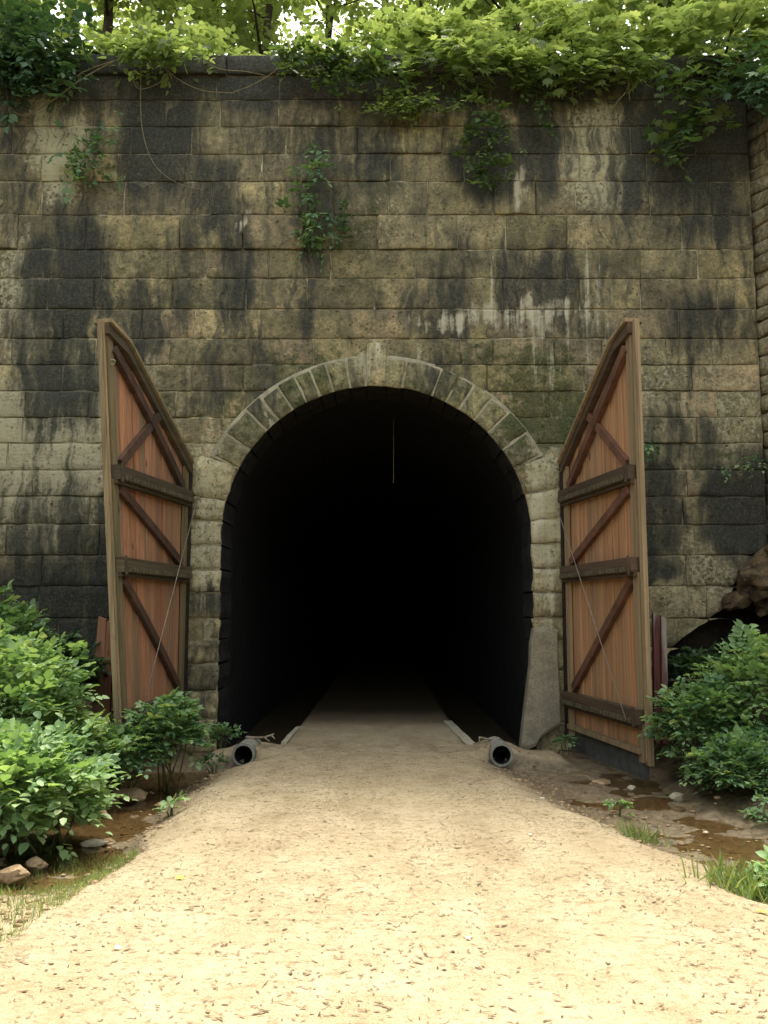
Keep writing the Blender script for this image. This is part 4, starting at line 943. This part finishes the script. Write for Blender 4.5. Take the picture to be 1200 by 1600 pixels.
# bare runners trailing across the wall top
def runner(pts, r, label):
    root = empty('bare_runner', P(*pts[0]), label, 'vine stem'); q = [Vector(P(*s_)) for s_ in pts]; fine = []
    for i in range(len(q) - 1):
        p0, p1, p2, p3 = q[max(i - 1, 0)], q[i], q[i + 1], q[min(i + 2, len(q) - 1)]
        for k in range(5):
            t_ = k / 5; fine.append(.5 * ((2 * p1) + (p2 - p0) * t_ + (2 * p0 - 5 * p1 + 4 * p2 - p3) * t_ ** 2 + (3 * p1 - p0 - 3 * p2 + p3) * t_ ** 3))
    fine.append(q[-1]); n = len(fine); mb = MB(); mb.tube(fine, [r * (1 - .6 * i / n) for i in range(n)], 5); mb.build('stem', M['twig'], root)
Yv = 12.15
runner([(190, 90, Yv), (130, 122, Yv), (85, 155, Yv), (40, 180, Yv), (15, 170, Yv)], .012, 'bare stem curling down the upper left of the wall')
runner([(190, 92, Yv), (140, 108, Yv), (95, 132, Yv), (55, 135, Yv)], .010, 'bare stem reaching left above the curling one')
runner([(245, 85, Yv), (262, 110, Yv), (285, 128, Yv), (320, 142, Yv), (365, 145, Yv)], .010, 'bare stem trailing right under the yellow green spray')
runner([(264, 95, Yv), (260, 118, Yv), (240, 134, Yv), (215, 138, Yv), (204, 112, Yv)], .009, 'bare looped stem under the yellow green spray')
runner([(442, 90, Yv), (430, 110, Yv), (400, 130, Yv), (360, 146, Yv)], .010, 'bare stem slanting down left of centre')
runner([(318, 95, Yv), (345, 108, Yv), (385, 112, Yv), (415, 118, Yv)], .008, 'bare stem running level under the wall top')
runner([(983, 118, 12.1), (980, 140, 12.1), (968, 155, 12.1), (957, 170, 12.15)], .012, 'pale forked root hanging on the wall at the upper right')
runner([(985, 122, 12.1), (983, 142, 12.1), (984, 158, 12.1)], .009, 'short pale root beside the forked one')
runner([(222, 70, 12.2), (220, 130, 12.3), (222, 200, 12.32), (240, 255, 12.33), (275, 285, 12.33), (320, 297, 12.34)], .009, 'long thin stem hanging down the left half of the wall')
runner([(5, 60, 12.2), (8, 120, 12.3), (14, 175, 12.3)], .010, 'thin stem hanging at the left picture edge')
runner([(893, 110, 12.2), (895, 160, 12.3), (896, 198, 12.32)], .008, 'straight thin stem hanging right of the thin vine')
runner([(766, 130, 12.2), (768, 160, 12.25), (772, 180, 12.28)], .007, 'thin stem beside the dense vine')

# ------------------------------------------------------------------ shrubs on the wall top and trees on the hill
def hill_z(x, y): return 9.85 + .34 * (y - 12.95)
def top_shrub(x, y, r, n, lsize, mat, label, seed, tm=LEAF, lean=.5):
    rs = np.random.default_rng(seed); root = empty('hilltop_shrub', (x, y, hill_z(x, y)), label, 'shrub'); c = np.array([x, y - lean * .5, hill_z(x, y) + r[2] * .55]); r = np.array(r)
    u = norm(rs.normal(0, 1, (n, 3))); k = np.array([1 + .4 * noise.noise(Vector(q * 2.1) + Vector((seed, 0, 0))) for q in u])
    o = c + u * r * (rs.uniform(.3, 1.05, n) * k)[:, None]
    d = u + np.array([0, -.4, -.1]) + rs.normal(0, .4, (n, 3)); pos, dr, nm, sz, vr = sprigs(o, d, .28, 2, lsize, rs, .5)
    leaves('foliage', pos, dr, nm, sz, mat, root, rs, tm, vr); mb = MB()
    for i in range(6):
        q = o[rs.integers(n)]; b = np.array([x, y, hill_z(x, y) - .1]); m = (b + q) / 2 + np.array([0, 0, .3]); mb.tube([b, m, q], [.022, .014, .006], 5)
    mb.build('stem', M['bark'], root)
top_shrub(-5.6, 12.9, (1.3, .8, .7), 480, .13, M['leaf_dark'], 'dark shrub above the upper left corner of the wall', 51)
top_shrub(-3.4, 13.2, (1.2, .7, .55), 360, .13, M['leaf_tree'], 'yellow green shrub on the wall top at the left', 52)
top_shrub(-1.1, 13.6, (1.0, .6, .4), 200, .12, M['leaf_tree'], 'thin low shrub on the wall top left of centre', 53)
top_shrub(.9, 13.1, (1.2, .8, .65), 400, .14, M['leaf_tree'], 'leafy shrub on the wall top right of centre', 54, MAPLE)
top_shrub(3.0, 13.0, (1.3, .8, .75), 470, .15, M['leaf_tree'], 'broad lobed shrub on the wall top at the right', 55, MAPLE)
top_shrub(5.2, 12.9, (1.3, .9, .8), 480, .15, M['leaf_tree'], 'pale lobed shrub above the upper right corner of the wall', 56, MAPLE)
top_shrub(7.0, 12.2, (1.2, 1.0, .8), 300, .15, M['leaf_tree'], 'pale shrub above the rough wing wall', 57, MAPLE)
top_shrub(-7.6, 12.8, (1.2, .9, .8), 300, .13, M['leaf_dark'], 'dark shrub above the far left end of the wall', 58)

def tree(x, y, hgt, crown_r, n, lsize, label, seed, base=.28, trunk=.12, lean=(0, 0)):
    rs = np.random.default_rng(seed); z0 = hill_z(x, y) if y > 12.9 else gz(x, y); root = empty('hillside_tree', (x, y, z0), label, 'tree', 'trees on the hill above the tunnel')
    mb = MB(); pts = []
    for k in range(8):
        f = k / 7; pts.append(Vector((x + lean[0] * f + .18 * nz(k * .6, seed), y + lean[1] * f + .18 * nz(k * .6, seed + 9), z0 - .2 + hgt * .95 * f)))
    mb.tube(pts, [trunk * (1 - .85 * k / 7) for k in range(8)], 8); tips = []
    for i in range(16):
        f = base + (1 - base) * (i + rs.random()) / 16; k = min(6, int(f * 7)); b = pts[k].lerp(pts[k + 1], f * 7 - k)
        a_ = rs.uniform(0, 6.28); L = crown_r * rs.uniform(.6, 1.05) * (1.1 - .65 * abs(f - .5))
        e = b + Vector((math.cos(a_) * L, math.sin(a_) * L, L * rs.uniform(.15, .6))); m = b.lerp(e, .5) + Vector((0, 0, L * .12))
        rr_ = trunk * .4 * (1.1 - f); mb.tube([b, m, e], [rr_, rr_ * .6, rr_ * .2], 5)
        tips += [(b.lerp(m, .6), L * .45), (m, L * .5), (m.lerp(e, .5), L * .45), (e, L * .42)]
        for j in range(3):
            s0 = b.lerp(e, rs.uniform(.35, .9)); s1 = s0 + Vector((rs.normal(0, .5), rs.normal(0, .5), rs.uniform(-.1, .5))) * L * .6; mb.tube([s0, s1], [rr_ * .45, rr_ * .12], 4); tips.append((s1, L * .4))
    mb.build('trunk', M['bark'], root)
    C = np.array([tuple(q[0]) for q in tips]); S = np.array([q[1] for q in tips]); idx = rs.integers(0, len(C), n)
    o = C[idx] + rs.normal(0, .55, (n, 3)) * S[idx][:, None] * np.array([1, 1, .7])
    d = rs.normal(0, 1, (n, 3)) * np.array([1, 1, .5]) + np.array([0, 0, -.15]); pos, dr, nm, sz, vr = sprigs(o, d, .34, 2, lsize, rs, .4)
    leaves('crown', pos, dr, nm, sz, M['leaf_tree'], root, rs, LEAF, vr)
tree(-5.2, 15.2, 8.0, 2.6, 1900, .17, 'leafy tree on the hill above the upper left wall corner', 61)
tree(-2.6, 16.5, 9.5, 2.5, 1000, .17, 'tree with slanting trunk above the left wall top', 62, .15, .10, (.9, 0))
tree(-1.25, 18.5, 11, 2.4, 520, .17, 'slim upright tree left of the bright sky gap', 63, .2, .10)
tree(.9, 19.5, 11, 2.6, 650, .17, 'tree right of the bright sky gap above the wall', 64, .15, .12)
tree(2.6, 16.2, 9, 2.8, 1500, .18, 'dense pale tree above the right wall top', 65, .12)
tree(5.2, 15.5, 9, 3.0, 1700, .18, 'broad pale tree above the upper right wall corner', 66, .1)
tree(-8.4, 15.5, 9, 3.0, 1800, .18, 'dark leafy tree beyond the far left wall end', 67, .15)
tree(8.4, 14.8, 9, 3.0, 1800, .18, 'pale leafy tree above the wing wall', 68, .12)
tree(-4.6, 21.5, 12, 3.4, 1300, .2, 'tall tree farther up the hill on the left', 69, .2, .14)
tree(4.2, 22, 12, 3.4, 1200, .2, 'tall tree farther up the hill on the right', 70, .2, .14)
tree(.0, 25, 13, 3.2, 520, .2, 'tall thin crowned tree far up the hill in the middle', 71, .2, .15)

# ------------------------------------------------------------------ grass and litter
rs = np.random.default_rng(77)
def blades(n, fn, hgt, name, mat, parent=None):
    xy = np.array([fn() for _ in range(n)]); pos = np.array([(a_, b_, gz(a_, b_) - .01) for a_, b_ in xy])
    d = rs.normal(0, .5, (n, 3)); d[:, 2] = 1; nm = rs.normal(0, 1, (n, 3)); return leaves(name, pos, d, nm, hgt * rs.uniform(.5, 1.3, n), mat, parent, rs, BLADE)
def strip():
    y = rs.uniform(4.1, 7.2); e = itp(y, PATH_L); q = rs.random(); return e - .12 - (q ** 1.6 * 1.1 - .12) * itp(y, [(4.1, 1.6), (7, .6)]) + .2 * nz(y, 1, 0, 3), y
tag(blades(4200, strip, .075, 'grass', M['grass']), 'short green grass strip between the path and the left stream', 'grass', kind='stuff')
def tuft(px, py, zz, n, sp, hgt, label, s):
    v = (800 - py) / F; tt = (zz - HC) / (ST + v * CT); cx, cy = (px - 600) / F * tt, tt * (CT - v * ST)
    o = blades(n, lambda: (cx + rs.normal(0, sp), cy + rs.normal(0, sp * .7)), hgt, 'grass_tuft', M['grass']); tag(o, label, 'grass tuft', 'grass tufts on the right verge')
tuft(1000, 1300, -.12, 160, .09, .16, 'small green grass tuft at the path edge by the right stream', 1)
tuft(1172, 1395, -.10, 420, .14, .20, 'large pale grass tuft at the right picture edge', 2)
bush('leafy_weed', (2.62, 5.95, -.08), (.16, .14, .12), 60, .06, M['leaf_light'], 'feathery pale weed in the large grass tuft', 'weed', 18, slen=.12, stems=5)

n = 19000; mb = MB(); lv = []; rg = random.Random(21)
for k in range(n):
    y = 2.6 + 9.2 * rg.random() ** 1.25; x = rg.uniform(itp(y, PATH_L) - .15, itp(y, PATH_R) + .4)
    if nz(x, y, 4, 1.3) + .5 * nz(x, y, 9, 4) < rg.uniform(-.9, .3): continue
    if k % 9 == 0: x = rg.choice((itp(y, PATH_L) - abs(rg.gauss(0, .2)), itp(y, PATH_R) + abs(rg.gauss(0, .35))))
    L = rg.uniform(.010, .042) * (1.7 if rg.random() < .12 else 1); wd = rg.uniform(.0016, .005) * (2.0 if rg.random() < .1 else 1); a_ = rg.gauss(0, .7) + (math.pi if rg.random() < .5 else 0); cv = rg.gauss(0, .5)
    z = gz(x, y) + .004; vs_ = []
    for i in range(4):
        f = i / 3 - .5; an = a_ + cv * f * 2; px_, py_ = x + L * f * math.cos(a_) - .4 * cv * L * f * f * math.sin(a_), y + L * f * math.sin(a_) + .4 * cv * L * f * f * math.cos(a_)
        ww = wd * (1 - (2 * f) ** 2 * .85); lift = .002 * rg.random() + .006 * f * f
        vs_ += [(px_ - math.sin(an) * ww, py_ + math.cos(an) * ww, z + lift), (px_ + math.sin(an) * ww, py_ - math.cos(an) * ww, z + lift * .5)]
    mb.add(vs_, [(2 * i, 2 * i + 1, 2 * i + 3, 2 * i + 2) for i in range(3)]); lv += [rg.random() ** 1.2] * 8
me = mb.mesh('leaf_litter', M['litter']); a_ = me.attributes.new('var', 'FLOAT', 'POINT'); a_.data.foreach_set('value', np.array(lv, np.float32))
tag(put('leaf_litter', me, None), 'fallen brown leaf bits and catkins strewn over the sandy path', 'leaf litter', kind='stuff')
# a few single fallen leaves that stand out
yl = leaf_mat('yellow_leaf', [(0, (.5, .38, .06)), (1, (.6, .45, .08))], .2); wl_ = leaf_mat('pale_leaf', [(0, (.6, .56, .44)), (1, (.7, .66, .55))], .2)
for px, py, s_, mt, lab in [(287, 1378, .06, yl, 'small yellow leaf on the left half of the path'), (1188, 1423, .06, yl, 'yellow leaf below the large grass tuft'), (831, 1309, .035, wl_, 'pale leaf right of centre on the path'),
                            (180, 1488, .035, wl_, 'pale leaf on the path near the lower left'), (735, 1474, .03, wl_, 'pale scrap in the middle of the lower path'), (1096, 1262, .06, wl_, 'pale leaf at the stream edge below the right bush'), (848, 1235, .05, wl_, 'pale tan leaf at the path edge below the right pipe')]:
    v = (800 - py) / F; tt = (-.02 - HC) / (ST + v * CT); x, y = (px - 600) / F * tt, tt * (CT - v * ST)
    o = leaves('fallen_leaf', [(x, y, gz(x, y) + .012)], [(rg.uniform(-1, 1), rg.uniform(-1, 1), .1)], np.array([(.1, -.2, 1.0)]), s_, mt, None, rs, MAPLE); tag(o, lab, 'leaf')
print('stones', stones)

# loose grit on the path
mb = MB(); rg = random.Random(9); ov = [(1, 0, 0), (0, 1, 0), (-1, 0, 0), (0, -1, 0), (0, 0, 1)]; of = [(0, 1, 4), (1, 2, 4), (2, 3, 4), (3, 0, 4)]
for k in range(9000):
    y = 2.6 + 8.6 * rg.random() ** 1.2; x = rg.uniform(itp(y, PATH_L) - .1, itp(y, PATH_R) + .2)
    if nz(x, y, 14, 1.1) < rg.uniform(-.6, .5): continue
    q = rg.uniform(.002, .006) * (1.8 if rg.random() < .07 else 1); a_ = rg.uniform(0, 6.28); z = gz(x, y); ca, sa = math.cos(a_), math.sin(a_)
    mb.add([(x + (v[0] * ca - v[1] * sa) * q * 1.3, y + (v[0] * sa + v[1] * ca) * q, z + v[2] * q * 1.0) for v in ov], of)
tag(mb.build('grit', M['palepatch']), 'loose pale grit scattered over the sandy path', 'grit', kind='stuff')
